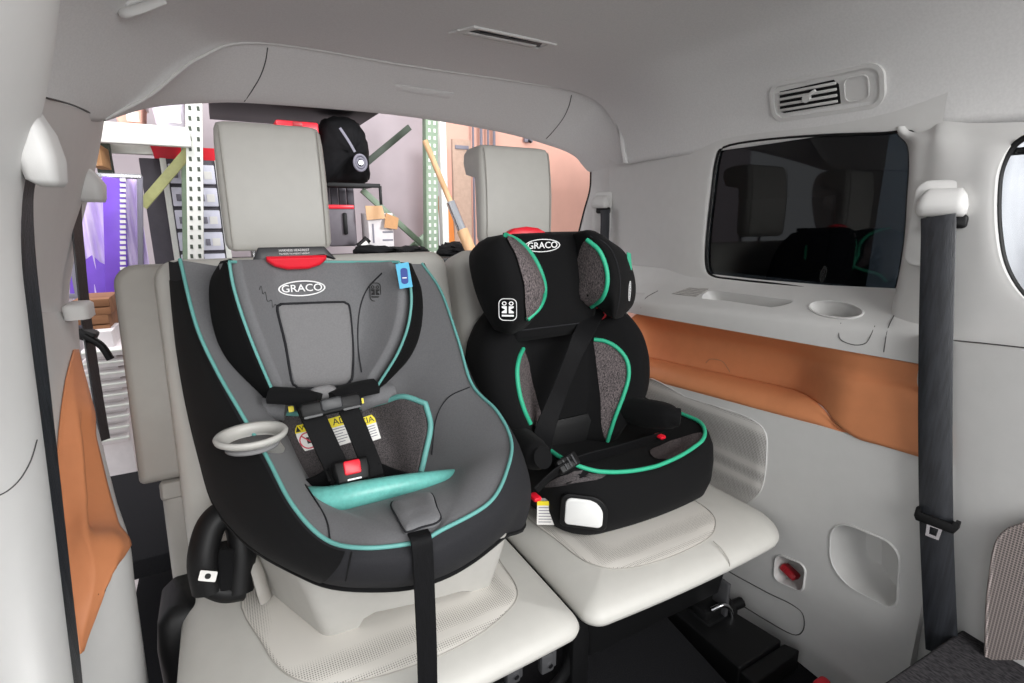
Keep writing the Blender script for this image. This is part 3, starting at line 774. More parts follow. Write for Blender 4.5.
# seat bucket (padded lining)
SP = [V(0.18, 1.305, 1.13), V(0.185, 1.285, 1.03), V(0.19, 1.25, 0.92), V(0.20, 1.20, 0.80), V(0.21, 1.10, 0.705), V(0.22, 0.97, 0.705), V(0.228, 0.87, 0.742), V(0.235, 0.775, 0.766), V(0.237, 0.70, 0.760)]
rows = []
for i in range(9):
    l, r, s = KL[i], KR[i], SP[i]; row = []
    for k in range(-6, 7):
        u = k/6; e = l if u < 0 else r; au = abs(u)
        g = au**2.4 if i < 7 else au**2
        p = V(s.x+(e.x-s.x)*(au**0.85 if i < 7 else au), s.y+(e.y-s.y)*g, s.z+(e.z-s.z)*g)
        if 0.6 < au < 1: p += V(-0.010*u, 0, 0.010)*(1 if i in range(3, 7) else 0.3)
        row.append(p)
    rows.append(row)
G = grid(rows, 49, 60)
mk('seat_lining', *loft(G), MAT['grey_fabric'], cs)
LIN = BVHTree.FromPolygons(*loft(G))
tube('rim_piping', [p+V(0, 0, 0.002) for p in RIM], 0.0036, MAT['teal'], cs, n=0, seg=8)
# darker inner gusset on the right wing, seams of the lining
gp = [hit(a, b, LIN) for a, b in ((432, 455), (436, 420), (448, 398), (470, 387))]
gp = [l+n*0.001 for l, n in gp if l is not None]
if len(gp) > 2: tube('lining_seam', gp, 0.0015, MAT['charcoal'], cs, seg=5)
gp = [hit(a, b, LIN) for a, b in ((330, 540), (327, 522), (318, 505), (305, 485))]
gp = [l+n*0.001 for l, n in gp if l is not None]
if len(gp) > 2: tube('lining_seam', gp, 0.0015, MAT['charcoal'], cs, seg=5)
# ---- plastic base
b0 = [V(0.095, 0.895, 0.474), V(0.435, 0.872, 0.474), V(0.47, 1.16, 0.474), V(-0.02, 1.16, 0.474)]
b1 = [V(0.058, 0.845, 0.655), V(0.475, 0.825, 0.655), V(0.52, 1.2, 0.70), V(-0.055, 1.2, 0.70)]
def quadloop(q, r=0.05, n=5):
    out = []
    for i in range(4):
        p, a, b = q[i], q[i-1], q[(i+1) % 4]
        u = (a-p).normalized()*r; v_ = (b-p).normalized()*r
        for k in range(n+1):
            t = k/n; out.append((p+u)*(1-t)**2+p*2*t*(1-t)+(p+v_)*t*t)
    return out
rows = [quadloop(b0, 0.018), [p+V(0, 0, 0.006)+(p-V(0.22, 1, p.z))*0.015 for p in quadloop(b0, 0.018)], quadloop([a.lerp(b, 0.5) for a, b in zip(b0, b1)], 0.025), quadloop(b1, 0.05)]
base = mk('base', *loft(rows, True, True), MAT['light_plastic'], cs, angle=40)
# arched opening under the front of the base
arc = [W(a, b, Y=0.885) for a, b in ((352, 660), (358, 632), (364, 618), (374, 611), (420, 600), (458, 588), (468, 588), (473, 598), (476, 650))]
rows = [[p+V(0, -0.10, 0) for p in arc], [p+V(0, 0.12, 0) for p in arc]]
cutout(base, loft(rows, True, True))
# recline handle / lock-off at the left flank of the base
hd = W3([(250, 555, 1.08), (257, 570, 1.06), (262, 588, 1.04), (266, 600, 1.035)])
tube('recline_foot', hd, (lambda t: (0.016, 0.010)), MAT['leather_dark'], cs)
# ---- head support
HL = [(229, 262, 1.150), (233, 285, 1.140), (243, 318, 1.130), (256, 352, 1.125), (272, 389, 1.13)]
HR_ = [(396, 262, 1.150), (407, 285, 1.125), (406, 318, 1.110), (395, 350, 1.115), (374, 384, 1.13)]
HC = [(0.5, 1.215), (0.5, 1.205), (0.5, 1.195), (0.5, 1.19), (0.5, 1.185)]
rows = []
for (a, b, ya), (c, d, yc), (q, yb) in zip(HL, HR_, HC):
    row = []
    for t, k in ((0, 0), (0.12, 0.55), (0.25, 0.95), (0.5, 1.0), (0.72, 0.97), (0.86, 0.6), (1, 0)):
        row.append(W(a+(c-a)*t, b+(d-b)*t, Y=(ya+(yc-ya)*t)*(1-k)+yb*k))
    rows.append(row)
G = grid(rows, 36, 30)
head = mk('head_support', *loft(G), MAT['grey_fabric'], cs, solid=0.05, soff=0)
HB = BVHTree.FromPolygons(*loft(G))
def onh(a, b, e=0.0015):
    l, n = hit(a, b, HB)
    if l is None:
        q_ = W(a, b, Y=1.2); l, n, i_, d_ = HB.find_nearest(q_); l = V(q_.x, l.y, q_.z); n = V(0, -1, 0)
    return l+n*(e+0.025)
loopL = [r[0]+V(0, -0.024, 0) for r in G]; loopR = [r[-1]+V(0, -0.024, 0) for r in G]
tube('head_piping', loopL, 0.0032, MAT['teal'], head, n=0)
tube('head_piping', loopR, 0.0032, MAT['teal'], head, n=0)
tube('head_piping', [p+V(0, -0.024, 0.002) for p in G[0]], 0.003, MAT['teal'], head, n=0)
# black knit side wings of the head support
for edge, outp in ((loopL, [(222, 262, 1.23), (211, 285, 1.235), (214, 325, 1.23), (226, 362, 1.225), (262, 396, 1.20)]), (loopR, [(408, 264, 1.22), (418, 295, 1.215), (417, 330, 1.21), (406, 358, 1.20), (378, 386, 1.185)])):
    E0 = [edge[i] for i in (0, 7, 15, 22, 29)]; E2 = W3(outp)
    E1 = [(a+b)/2+V((b.x-a.x)*0.18, -0.012, 0) for a, b in zip(E0, E2)]
    E3 = [p+V((0.02 if p.x < 0.2 else -0.02), 0.06, 0) for p in E2]
    mk('head_wing', *loft(grid([E0, E1, E2, E3], 24, 14)), MAT['black_knit'], head, solid=0.006, soff=0)
# raised rectangular pad with welted edge
pad = [(268, 312), (272, 306), (284, 304), (335, 302), (343, 303), (347, 309), (352, 345), (359, 375), (356, 381), (340, 383), (295, 387), (285, 386), (281, 380), (275, 345)]
pl = crom([onh(a, b, 0.001) for a, b in pad], 56, True); pc2 = sum(pl, V(0, 0, 0))/56
rws = []
for k, e in ((1, 0.0), (0.97, 0.004), (0.9, 0.007), (0.75, 0.007), (0.6, 0.007), (0.45, 0.007), (0.3, 0.007), (0.15, 0.007), (0.04, 0.007)):
    rw = []
    for p in pl:
        q_ = pc2+(p-pc2)*k; h_ = HB.ray_cast(V(q_.x, 0.5, q_.z), V(0, 1, 0))[0]; rw.append(V(q_.x, h_.y-0.026-e, q_.z))
    rws.append(rw)
v, f = loft(rws, True); f.append(tuple(range(len(v)-56, len(v))))
mk('head_pad', v, f, MAT['grey_panel'], head)
tube('pad_welt', [p+V(0, -0.002, 0) for p in pl], 0.0026, MAT['charcoal'], head, closed=True, n=56, seg=6)
q = [onh(a, b, 0.0) for a, b in ((388, 272), (372, 288), (361, 306), (357, 326), (361, 350), (369, 374))]
tube('wing_seam', [p for p in q if p], 0.0018, MAT['charcoal'], head, seg=5)
# red adjuster under a dark bracket
c0 = onh(295, 264, 0.012)
HBas = basis((1, -0.05, 0), (0, -1, 0.12))
plate('height_adjuster', [(-0.058, 0.012), (0.058, 0.012), (0.058, 0.002), (0.044, -0.009), (0.02, -0.016), (-0.02, -0.016), (-0.044, -0.009), (-0.058, 0.002)], c0, HBas, 0.014, MAT['red_plastic'], head, bev=0.006, back=0.01)
plate('adjuster_bracket', [(-0.085, -0.012), (-0.068, 0.022), (0.062, 0.022), (0.085, -0.006), (0.06, 0.002), (-0.06, 0.0)], onh(295, 258, -0.004)+V(0, 0.02, 0.0), HBas, 0.012, MAT['dark_plastic'], head, bev=0.003, back=0.02)
ob = onh(295, 258, 0.0)+V(0, 0.02, 0.012)+HBas@V(0, 0, 0.0094)
lettering('bracket_print', 'HARNESS HEADREST', 0.0065, ob+V(0, 0, 0.003), HBas, MAT['ink_white'], head, th=0.0002)
lettering('bracket_print', 'SQUEEZE TO ADJUST HEIGHT', 0.0045, ob-V(0, 0, 0.004), HBas, MAT['ink_white'], head, th=0.0002)
# maker's oval and embroidery
lg_ = onh(300, 289, 0.006); lb = basis((1, -0.06, 0), (0, -1, 0.1))
ring2('logo_oval', ellipse2(0.047, 0.0165), ellipse2(0.044, 0.0140), lg_, lb, 0.0015, MAT['ink_white'], head)
lettering('logo_print', 'GRACO', 0.0215, lg_+lb@V(0, 0, 0.0008), lb, MAT['ink_white'], head, th=0.0005, bold=0.0002, sx=1.08)
for k, (a, b) in enumerate(((382, 287), (382, 298))):
    pass
em = onh(381, 292, 0.002); eb = basis((0.8, -0.55, 0), (-0.55, -0.8, 0.0))
ring2('emblem_frame', rrect(0.026, 0.042, 0.008, 4), rrect(0.023, 0.039, 0.007, 4), em, eb, 0.001, MAT['ink_black'], head)
def emblem(parent, O, B, m):
    for s in (-1, 1):
        ring2('emblem_head', ellipse2(0.0038, 0.0038, 10), ellipse2(0.0022, 0.0022, 10), O+B@V(s*0.0055, 0.011, 0), B, 0.001, m, parent)
        plate('emblem_body', [(s*0.0015, 0.006), (s*0.0095, 0.006), (s*0.0095, 0.0035), (s*0.004, 0.0), (s*0.0095, -0.004), (s*0.0095, -0.0065), (s*0.0015, -0.0065)][::1 if s > 0 else -1], O, B, 0.001, m, parent)
    plate('emblem_bar', [(-0.0095, -0.0125), (0.0095, -0.0125), (0.0095, -0.0095), (-0.0095, -0.0095)], O, B, 0.001, m, parent)
emblem(head, em, eb, MAT['ink_black'])
sc_ = [onh(a, b, 0.001) for a, b in ((249, 292), (252, 288), (253, 296), (256, 294), (258, 303), (262, 302), (263, 309), (266, 306), (267, 312))]
tube('script_embroidery', [p for p in sc_ if p], 0.0005, MAT['ink_black'], head, seg=5)
tg = W(404, 276, Y=1.088)
tb_ = basis((0.9, -0.4, 0.05), (-0.35, -0.92, 0.1))
plate('brand_tag', [(-0.0155, 0.026), (0.012, 0.029), (0.0165, -0.024), (-0.011, -0.027)], tg, tb_, 0.002, MAT['label_blue'], head)
plate('tag_print', rrect(0.015, 0.034, 0.006, 4), tg+tb_@V(0.001, 0.0, 0.002), tb_, 0.0006, MAT['label_navy'], head)
plate('tag_line', [(-0.0045, -0.0012), (0.0045, -0.0012), (0.0045, 0.0012), (-0.0045, 0.0012)], tg+tb_@V(0.001, -0.004, 0.0026), tb_, 0.0004, MAT['ink_white'], head)
# ---- shoulder covers and little grey pad below the head support
tube('shoulder_pad', W3([(270, 395, 1.10), (288, 396, 1.08), (305, 398, 1.06), (318, 402, 1.045)]), (lambda t: (0.020, 0.012)), MAT['black_fabric'], cs)
tube('shoulder_pad', W3([(375, 386, 1.10), (360, 389, 1.08), (345, 394, 1.06), (335, 400, 1.045)]), (lambda t: (0.020, 0.012)), MAT['black_fabric'], cs)
pp_ = W(322, 394, Y=1.075)
plate('neck_pad', [(-0.033, -0.012), (-0.022, 0.012), (-0.01, 0.017), (0.015, 0.017), (0.025, 0.012), (0.036, -0.012)], pp_, basis((1, -0.1, 0.05), (0, -1, 0.35)), 0.018, MAT['grey_panel'], cs, bev=0.008, back=0.03)
tube('hip_pad', W3([(360, 402, 1.13), (375, 396, 1.12), (392, 392, 1.13)]), (lambda t: (0.024, 0.02)), MAT['grey_fabric'], cs)
tube('hip_pad', W3([(252, 412, 1.15), (268, 408, 1.14), (286, 410, 1.13)]), (lambda t: (0.024, 0.02)), MAT['grey_fabric'], cs)
# ---- heathered body insert with turquoise binding
IL = [[(250, 413, 1.12), (262, 440, 1.09), (280, 470, 1.05), (296, 500, 1.01)],
      [(272, 412, 1.15), (280, 438, 1.12), (292, 468, 1.07), (306, 500, 1.01)],
      [(300, 413, 1.17), (306, 440, 1.14), (316, 470, 1.09), (330, 500, 1.02)],
      [(340, 409, 1.17), (348, 436, 1.14), (356, 466, 1.09), (362, 496, 1.02)],
      [(368, 405, 1.16), (378, 432, 1.13), (386, 462, 1.08), (390, 490, 1.02)],
      [(384, 401, 1.13), (392, 430, 1.11), (398, 458, 1.07), (402, 486, 1.01)],
      [(402, 396, 1.09), (410, 425, 1.07), (412, 455, 1.04), (411, 484, 0.99)],
      [(424, 403, 1.05), (429, 425, 1.04), (424, 452, 1.02), (418, 478, 0.99)]]
G = grid([W3(r) for r in IL], 24, 44)
ins_ = mk('body_insert', *loft(G), MAT['heather_dark'], cs, solid=0.02, soff=0)
IB = BVHTree.FromPolygons(*loft(G))
edge = [G[j][0] for j in range(0, 44)]+[G[-1][i] for i in range(1, 22)]
tube('insert_binding', [p+V(0, -0.010, 0.002) for p in edge], 0.0065, MAT['teal'], ins_, n=0)
tube('insert_seam', [G[31][i]+V(0, -0.0105, 0) for i in range(2, 23)], 0.002, MAT['black_fabric'], ins_, n=0, seg=5)
def oni(a, b, e=0.011):
    l, n = hit(a, b, IB)
    if l is None: l, n, i_, d_ = IB.find_nearest(W(a, b, Y=1.1)); n = n if n.y < 0 else -n
    return l+n*e, n
# warning labels
def sticker(x0, y0, x1, y1, split, parent, text):
    l, n = oni((x0+x1)/2, (y0+y1)/2, 0.013); B = basis((1, -0.02, 0.13), n)
    wd = (oni(x1, (y0+y1)/2)[0]-oni(x0, (y0+y1)/2)[0]).length; ht = (oni((x0+x1)/2, y0)[0]-oni((x0+x1)/2, y1)[0]).length
    plate('warning_label', rrect(wd, ht, 0.001, 2), l, B, 0.0008, MAT['label_white'], parent)
    plate('label_band', [(-wd/2, ht/2-ht*split), (wd/2, ht/2-ht*split), (wd/2, ht/2), (-wd/2, ht/2)], l, B, 0.0012, MAT['label_yellow'], parent)
    if text: lettering('label_print', text, ht*split*0.95, l+B@V(0, ht/2-ht*split/2, 0.0013), B, MAT['ink_black'], parent, th=0.0002, bold=0.0001)
    return l, B, wd, ht
l, B, wd, ht = sticker(293, 425, 316, 453, 0.30, ins_, None)
plate('warning_triangle', [(-wd*0.42, ht*0.24), (-wd*0.18, ht*0.24), (-wd*0.30, ht*0.46)], l, B, 0.0015, MAT['ink_black'], ins_)
lettering('label_print', 'W', ht*0.26, l+B@V(-wd*0.02, ht*0.35, 0.0014), B, MAT['ink_black'], ins_, th=0.0002)
ring2('prohibition_ring', ellipse2(wd*0.42, wd*0.42), ellipse2(wd*0.36, wd*0.36), l+B@V(0.002, -ht*0.14, 0.0008), B, 0.0006, MAT['label_red'], ins_)
plate('prohibition_bar', [(-wd*0.30, wd*0.26), (-wd*0.26, wd*0.30), (wd*0.30, -wd*0.26), (wd*0.26, -wd*0.30)], l+B@V(0.002, -ht*0.14, 0.0008), B, 0.0006, MAT['label_red'], ins_)
plate('prohibition_figure', [(-wd*0.08, wd*0.16), (wd*0.05, wd*0.16), (wd*0.08, -wd*0.04), (wd*0.24, -wd*0.06), (wd*0.24, -wd*0.16), (-wd*0.06, -wd*0.16)], l+B@V(0.002, -ht*0.14, 0.0008), B, 0.0004, MAT['ink_black'], ins_)
l, B, wd, ht = sticker(361, 416, 378, 443, 0.34, ins_, 'CIA')
for k in range(5):
    yk = ht*(0.06-k*0.10)
    plate('label_text_line', [(-wd*0.4, yk), (wd*0.36, yk), (wd*0.36, yk+0.0016), (-wd*0.4, yk+0.0016)], l, B, 0.0010, MAT['drawer_grey'], ins_)
l, B, wd, ht = sticker(320, 418, 350, 448, 0.34, ins_, 'G + ADV')
for k in range(6):
    yk = ht*(0.08-k*0.095)
    plate('label_text_line', [(-wd*0.45, yk), (wd*0.42-(k % 3)*0.006, yk), (wd*0.42-(k % 3)*0.006, yk+0.0016), (-wd*0.45, yk+0.0016)], l, B, 0.0010, MAT['drawer_grey'], ins_)
for (a, b) in ((291, 409), (361, 401)):
    p = W(a, b, Y=1.085); plate('strap_label', rrect(0.010, 0.012, 0.001, 2), p, basis((1, -0.1, 0.05), (0, -1, 0.3)), 0.004, MAT['label_yellow'], cs)
# ---- harness
hs = V(1, -0.1, 0.0)
strap('harness_strap', W3([(303, 396, 1.07), (309, 408, 1.04), (317, 425, 1.02), (327, 447, 0.995), (336, 466, 0.97), (340, 478, 0.955)]), hs, 0.045, 0.006, MAT['webbing'], cs)
strap('harness_strap', W3([(342, 393, 1.07), (347, 406, 1.04), (355, 424, 1.02), (363, 444, 0.995), (370, 462, 0.97), (374, 476, 0.955)]), hs, 0.040, 0.006, MAT['webbing'], cs)
hb = basis((1, -0.12, 0.10), (0, -1, 0.35))
cc = W(331, 406, Y=1.005)
clip = plate('chest_clip', rrect(0.115, 0.030, 0.010, 4), cc, hb, 0.012, MAT['black_plastic'], cs, bev=0.004, back=0.008)
plate('clip_tongue', rrect(0.040, 0.024, 0.006, 3), cc+hb@V(0.0, 0.004, 0.010), hb, 0.008, MAT['dark_plastic'], clip, bev=0.003)
plate('clip_slot', rrect(0.034, 0.004, 0.002, 3), cc+hb@V(-0.036, -0.012, 0.011), hb, 0.002, MAT['dark_plastic'], clip)
plate('clip_slot', rrect(0.034, 0.004, 0.002, 3), cc+hb@V(0.036, -0.012, 0.011), hb, 0.002, MAT['dark_plastic'], clip)
bk_ = W(351, 470, Y=0.945)
bb = basis((1, -0.12, 0.06), (0, -1, 0.55))
buck = plate('buckle', [(-0.030, 0.020), (0.030, 0.020), (0.034, 0.0), (0.028, -0.024), (-0.028, -0.024), (-0.034, 0.0)], bk_, bb, 0.018, MAT['black_plastic'], cs, bev=0.006, back=0.012)
plate('release_button', rrect(0.031, 0.026, 0.004, 3), bk_+bb@V(0.0, 0.004, 0.016), bb, 0.006, MAT['red_plastic'], buck, bev=0.002)
plate('buckle_mark', rrect(0.026, 0.003, 0.001, 2), bk_+bb@V(0.001, -0.018, 0.017), bb, 0.0015, MAT['ink_white'], buck)
tube('buckle_pad', W3([(333, 470, 0.975), (340, 482, 0.96), (352, 488, 0.955), (366, 484, 0.96), (378, 472, 0.975)]), (lambda t: (0.018, 0.014)), MAT['black_fabric'], cs)
strap('harness_strap', W3([(300, 490, 1.02), (318, 484, 0.99), (335, 474, 0.965)]), V(0, -0.4, 1), 0.040, 0.006, MAT['webbing'], cs)
strap('harness_strap', W3([(372, 470, 0.965), (388, 476, 0.99), (402, 480, 1.01)]), V(0, -0.4, 1), 0.040, 0.006, MAT['webbing'], cs)
# ---- turquoise satin thigh bolster
tb2 = W3([(308, 503, 0.955), (330, 501, 0.925), (365, 493, 0.905), (405, 485, 0.905), (440, 479, 0.92), (453, 476, 0.93)])
tube('thigh_bolster', tb2, (lambda t: (0.030-0.016*t, 0.034-0.018*t)), MAT['teal_satin'], cs, seg=14)
# ---- crotch patch and adjuster strap
pt = [(391, 508), (396, 503), (412, 498), (428, 496), (433, 498), (437, 510), (441, 520), (436, 526), (422, 530), (408, 535), (403, 531), (397, 520)]
cl_ = []
for a, b in pt:
    l, n = hit(a, b, LIN)
    if l is None: l = W(a, b, Z=0.765)
    cl_.append(l+V(0, 0, 0.002))
cl_ = crom(cl_, 48, True); c3 = sum(cl_, V(0, 0, 0))/48
rws = [[c3+(p-c3)*k+V(0, 0, e) for p in cl_] for k, e in ((1, -0.002), (0.97, 0.005), (0.88, 0.010), (0.5, 0.011), (0.15, 0.011))]
v, f = loft(rws, True); f.append(tuple(range(len(v)-48, len(v)))); mk('crotch_patch', v, f, MAT['grey_fabric'], cs)
tube('patch_welt', [p+V(0, 0, 0.003) for p in cl_], 0.0018, MAT['charcoal'], cs, closed=True, n=48, seg=5)
strap('adjuster_strap', W3([(418, 532, 0.712), (421, 539, 0.688), (423, 556, 0.683), (425, 600, 0.682), (427, 650, 0.681), (428, 700, 0.681), (429, 760, 0.681)]), V(1, 0, 0), 0.034, 0.004, MAT['webbing'], cs)
# ---- cup holder hung on the left armrest
lh, _ = hit(250, 452, OUT)
ch = W(252, 439, Y=lh.y-0.035)
cup = thing('cup_holder', ch-V(0, 0, 0.07), 'pale grey round cup holder clipped to the grey child seat', 'cup holder')
rows = []
for z, rx, ry in ((-0.07, 0.020, 0.018), (-0.06, 0.026, 0.022), (-0.02, 0.034, 0.030), (-0.004, 0.048, 0.043), (0.003, 0.057, 0.051), (0.009, 0.059, 0.053), (0.013, 0.056, 0.050), (0.011, 0.049, 0.043), (0.002, 0.045, 0.040), (-0.008, 0.042, 0.037), (-0.014, 0.036, 0.031), (-0.015, 0.01, 0.01)):
    sh_ = V(0.5, 1.3, 0)*max(0, -z-0.002)
    rows.append([ch+sh_+V(rx*math.cos(a), ry*math.sin(a), z) for a in [2*math.pi*i/32 for i in range(32)]])
mk('cup', *loft(rows, True, True), MAT['light_plastic'], cup)
mk('cup_shade', *loft([[ch+V(0.043*math.cos(a), 0.038*math.sin(a), z) for a in [2*math.pi*i/32 for i in range(32)]] for z in (-0.014, -0.009)], True, True), MAT['grey_panel'], cup)  # raised grey disc, its darker tone paints the shade inside the cup

# coiled buckle cover beside the seat
bc_ = W3([(215, 515, 1.10), (205, 540, 1.08), (204, 570, 1.06), (215, 590, 1.05)])
st = thing('stowed_belt_buckle', V(-0.06, 1.08, 0.48), 'black stowed buckle cover with white tag standing left of the grey child seat', 'buckle')
arch = W3([(208, 590, 1.06), (203, 560, 1.07), (210, 528, 1.09), (224, 514, 1.10), (238, 522, 1.10), (243, 550, 1.08), (240, 590, 1.06)])
tube('buckle_sleeve', arch, (lambda t: (0.026, 0.030)), MAT['black_plastic'], st, seg=10)
tube('buckle_end', W3([(206, 585, 1.06), (225, 592, 1.055), (244, 590, 1.06)]), 0.020, MAT['black_plastic'], st)
tube('buckle_core', W3([(228, 545, 1.09), (226, 565, 1.08), (224, 585, 1.07)]), 0.035, MAT['black_fabric'], st)
plate('care_tag', rrect(0.030, 0.020, 0.002, 2), W(208, 576, Y=1.03), basis((1, 0, -0.35), (-0.2, -1, 0.2)), 0.001, MAT['label_white'], st)
plate('tag_mark', rrect(0.010, 0.010, 0.004, 3), W(208, 576, Y=1.0289), basis((1, 0, -0.35), (-0.2, -1, 0.2)), 0.0016, MAT['ink_black'], st)
# ================================================================== booster (black, right)
bo = thing('booster_seat', (0.86, 1.02, 0.476), 'black highback booster with bright green piping and heathered side panels', 'booster seat')
# ---- base cushion
BX, BY, BW, BD = 0.915, 1.10, 0.54, 0.42
def bfn(p, x, y):
    u = x/(BW/2); v_ = y/(BD/2)
    k = max(0, (p.z-0.51)/0.12)
    return V(p.x, p.y-0.03*(1-u*u)*(1 if v_ < 0 else 0), p.z+k*(0.046*abs(u)**2.5-0.010*(1-abs(u)))+0.02*k*max(0, v_))
LAY = [(0.474, 0.060), (0.480, 0.035), (0.495, 0.014), (0.53, 0.002), (0.57, 0.0), (0.605, 0.004), (0.628, 0.014), (0.638, 0.028), (0.632, 0.055), (0.615, 0.085), (0.606, 0.13), (0.602, 0.18)]
bb_ = stack('seat_base', BX, BY, BW, BD, [0.05, 0.05, 0.09, 0.09], LAY, MAT['black_fabric'], bo, fn=bfn, n=10, m=10)
lp = []
for x, y in rrect(BW-0.056, BD-0.056, [0.033, 0.033, 0.073, 0.073], 10, 10):
    lp.append(bfn(V(BX+x, BY+y, 0.640), x, y)+V(0, 0, 0.003))
lp = lp[36:75]
tube('base_piping', lp, 0.0055, MAT['green_piping'], bo, n=len(lp)*2)
BBV = bvh_of(bb_)
def onb(a, b, e=0.0):
    l, n = hit(a, b, BBV); return (l+n*e, n) if l is not None else (None, None)
# heathered corner panels on the seat top
def patch(name, pts, bv, e, m, parent, n=40):
    q = []
    for a, b in pts:
        l, nn = hit(a, b, bv)
        if l is not None: q.append(l+nn*e)
    q = crom(q, n, True); c = sum(q, V(0, 0, 0))/n
    rws = []
    for k in (1.0, 0.66, 0.33, 0.05):
        rw = []
        for p in q:
            t = c+(p-c)*k; l, nn, i, d = bv.find_nearest(t)
            if nn.dot(EYE-l) < 0: nn = -nn
            rw.append(l+nn*e)
        rws.append(rw)
    v, f = loft(rws, True); f.append(tuple(range(len(v)-n, len(v))))
    return mk(name, v, f, m, parent)
patch('seat_panel', [(650, 452), (672, 441), (692, 435), (703, 434), (700, 444), (684, 454), (665, 460)], BBV, 0.003, MAT['heather'], bo)
patch('seat_panel', [(545, 487), (560, 477), (588, 471), (606, 473), (600, 479), (575, 483)], BBV, 0.002, MAT['heather_dark'], bo)
# white side plate, dark surround, instruction label
l, n = onb(584, 512); B = basis((1, 0, 0), n)
plate('vent_surround', rrect(0.112, 0.090, [0.045, 0.02, 0.012, 0.015], 8), l, B, 0.003, MAT['black_plastic'], bo, bev=0.002, back=0.005)
plate('vent_plate', rrect(0.090, 0.072, [0.040, 0.016, 0.010, 0.012], 8), l+n*0.003, B, 0.004, MAT['white_plastic'], bo, bev=0.003)
l, n = onb(546, 510); n = V(-0.5, -0.86, 0.0).normalized(); B = basis(V(0, 0, 1).cross(n), n); l = l+n*0.012
plate('instruction_label', rrect(0.046, 0.066, 0.002, 2), l, B, 0.002, MAT['label_white'], bo, back=0.012)
plate('label_band', [(-0.023, 0.021), (0.023, 0.021), (0.023, 0.033), (-0.023, 0.033)], l, B, 0.0025, MAT['label_yellow'], bo)
for k in range(6):
    plate('label_text_line', [(-0.019, 0.014-k*0.008), (0.018-(k % 2)*0.006, 0.014-k*0.008), (0.018-(k % 2)*0.006, 0.016-k*0.008), (-0.019, 0.016-k*0.008)], l, B, 0.0024, MAT['drawer_grey'], bo)
p = V(BX+BW/2-0.002, 0.99, 0.565)
plate('side_tag', rrect(0.03, 0.05, 0.003, 2), p, basis((0.2, 1, 0), (1, -0.3, 0)), 0.003, MAT['label_white'], bo, back=0.02)
# ---- armrests
def arm(name, pts, ra, rb):
    return tube(name, pts, (lambda t: (ra*(0.75+0.5*math.sin(min(1, t*1.15+0.08)*math.pi)**0.5)*(0.5 if t > 0.985 or t < 0.01 else 1), rb*(0.8+0.35*math.sin(min(1, t*1.1+0.1)*math.pi)**0.5)*(0.5 if t > 0.985 or t < 0.01 else 1))), MAT['black_fabric'], bo, seg=16, n=26)
arm('armrest', W3([(605, 402, 1.22), (620, 406, 1.15), (640, 412, 1.07), (660, 415, 1.0), (674, 417, 0.955), (681, 418, 0.94)]), 0.033, 0.040)
arm('armrest', W3([(510, 432, 1.20), (516, 438, 1.13), (524, 446, 1.05), (533, 453, 0.98), (540, 457, 0.945), (544, 458, 0.93)]), 0.033, 0.036)
# ---- backrest
rows = []; CXB = 0.828
for z, w2, wf, yb in ((1.0, 0.19, 0.03, 1.235), (0.955, 0.235, 0.07, 1.225), (0.90, 0.262, 0.10, 1.215), (0.82, 0.268, 0.12, 1.205), (0.74, 0.245, 0.12, 1.19), (0.67, 0.20, 0.09, 1.18), (0.60, 0.17, 0.05, 1.17)):
    row = []
    for u, d in ((-1.0, -0.02), (-1.02, 0.35), (-0.97, 0.80), (-0.86, 1.0), (-0.74, 0.92), (-0.44, 0.12), (-0.30, 0.0), (0, 0.0), (0.30, 0.0), (0.44, 0.12), (0.74, 0.92), (0.86, 1.0), (0.97, 0.80), (1.02, 0.35), (1.0, -0.02)):
        row.append(V(CXB+u*w2, yb+0.05-(0.05 if d >= 0 else 0)-d*wf*0.9, z))
    rows.append(row)
G = grid(rows, 72, 40)
bk2 = mk('backrest', *loft(G), MAT['black_fabric'], bo, solid=0.012, soff=0)
BKB = BVHTree.FromPolygons(*loft(G))
R_ = [(594, 339), (606, 341), (618, 348), (627, 360), (629, 376), (624, 395), (615, 418), (607, 440)]
Rin = [(595, 352), (598, 375), (601, 400), (602, 425)]
Ll = [(520, 349), (516, 358), (514, 372), (516, 392), (521, 410), (527, 424)]
Lin = [(526, 362), (531, 385), (537, 405), (541, 425)]
patch('side_panel', R_+Rin[::-1], BKB, 0.008, MAT['heather'], bk2, 60)
patch('side_panel', Ll+Lin[::-1], BKB, 0.008, MAT['heather'], bk2, 60)
for pts in (R_, Ll):
    q = [hit(a, b, BKB) for a, b in pts]; q = [l+n*0.009 for l, n in q if l is not None]
    tube('panel_piping', q, 0.0062, MAT['green_piping'], bk2)
# lower gap cover behind the seat
stack('back_hinge', CXB, 1.19, 0.34, 0.06, 0.02, [(0.52, 0), (0.66, 0), (0.68, 0.01)], MAT['black_plastic'], bo)
# ---- head wings and centre
hc_ = []
HP = [(1.0, (508, 234), (572, 234)), ]
rows = []
for a, b, y in (((512, 240), (590, 238), 1.185), ((510, 244), (588, 243), 1.172), ((505, 262), (590, 258), 1.165), ((510, 290), (592, 285), 1.16), ((512, 318), (592, 310), 1.16), ((514, 340), (584, 330), 1.17)):
    rows.append([W(a[0]+(b[0]-a[0])*t, a[1]+(b[1]-a[1])*t, Y=y-0.012*math.sin(t*math.pi)) for t in (0, 0.25, 0.5, 0.75, 1)])
rows.insert(0, [p+V(0, 0.05, 0.002) for p in rows[0]])
G = grid(rows, 24, 26)
hd2 = mk('head_support', *loft(G), MAT['black_fabric'], bo, solid=0.03, soff=0)
HB2 = BVHTree.FromPolygons(*loft(G))
tube('head_hem', [G[-3][i]+V(0, -0.016, 0) for i in range(24)], 0.002, MAT['charcoal'], hd2, n=0, seg=5)
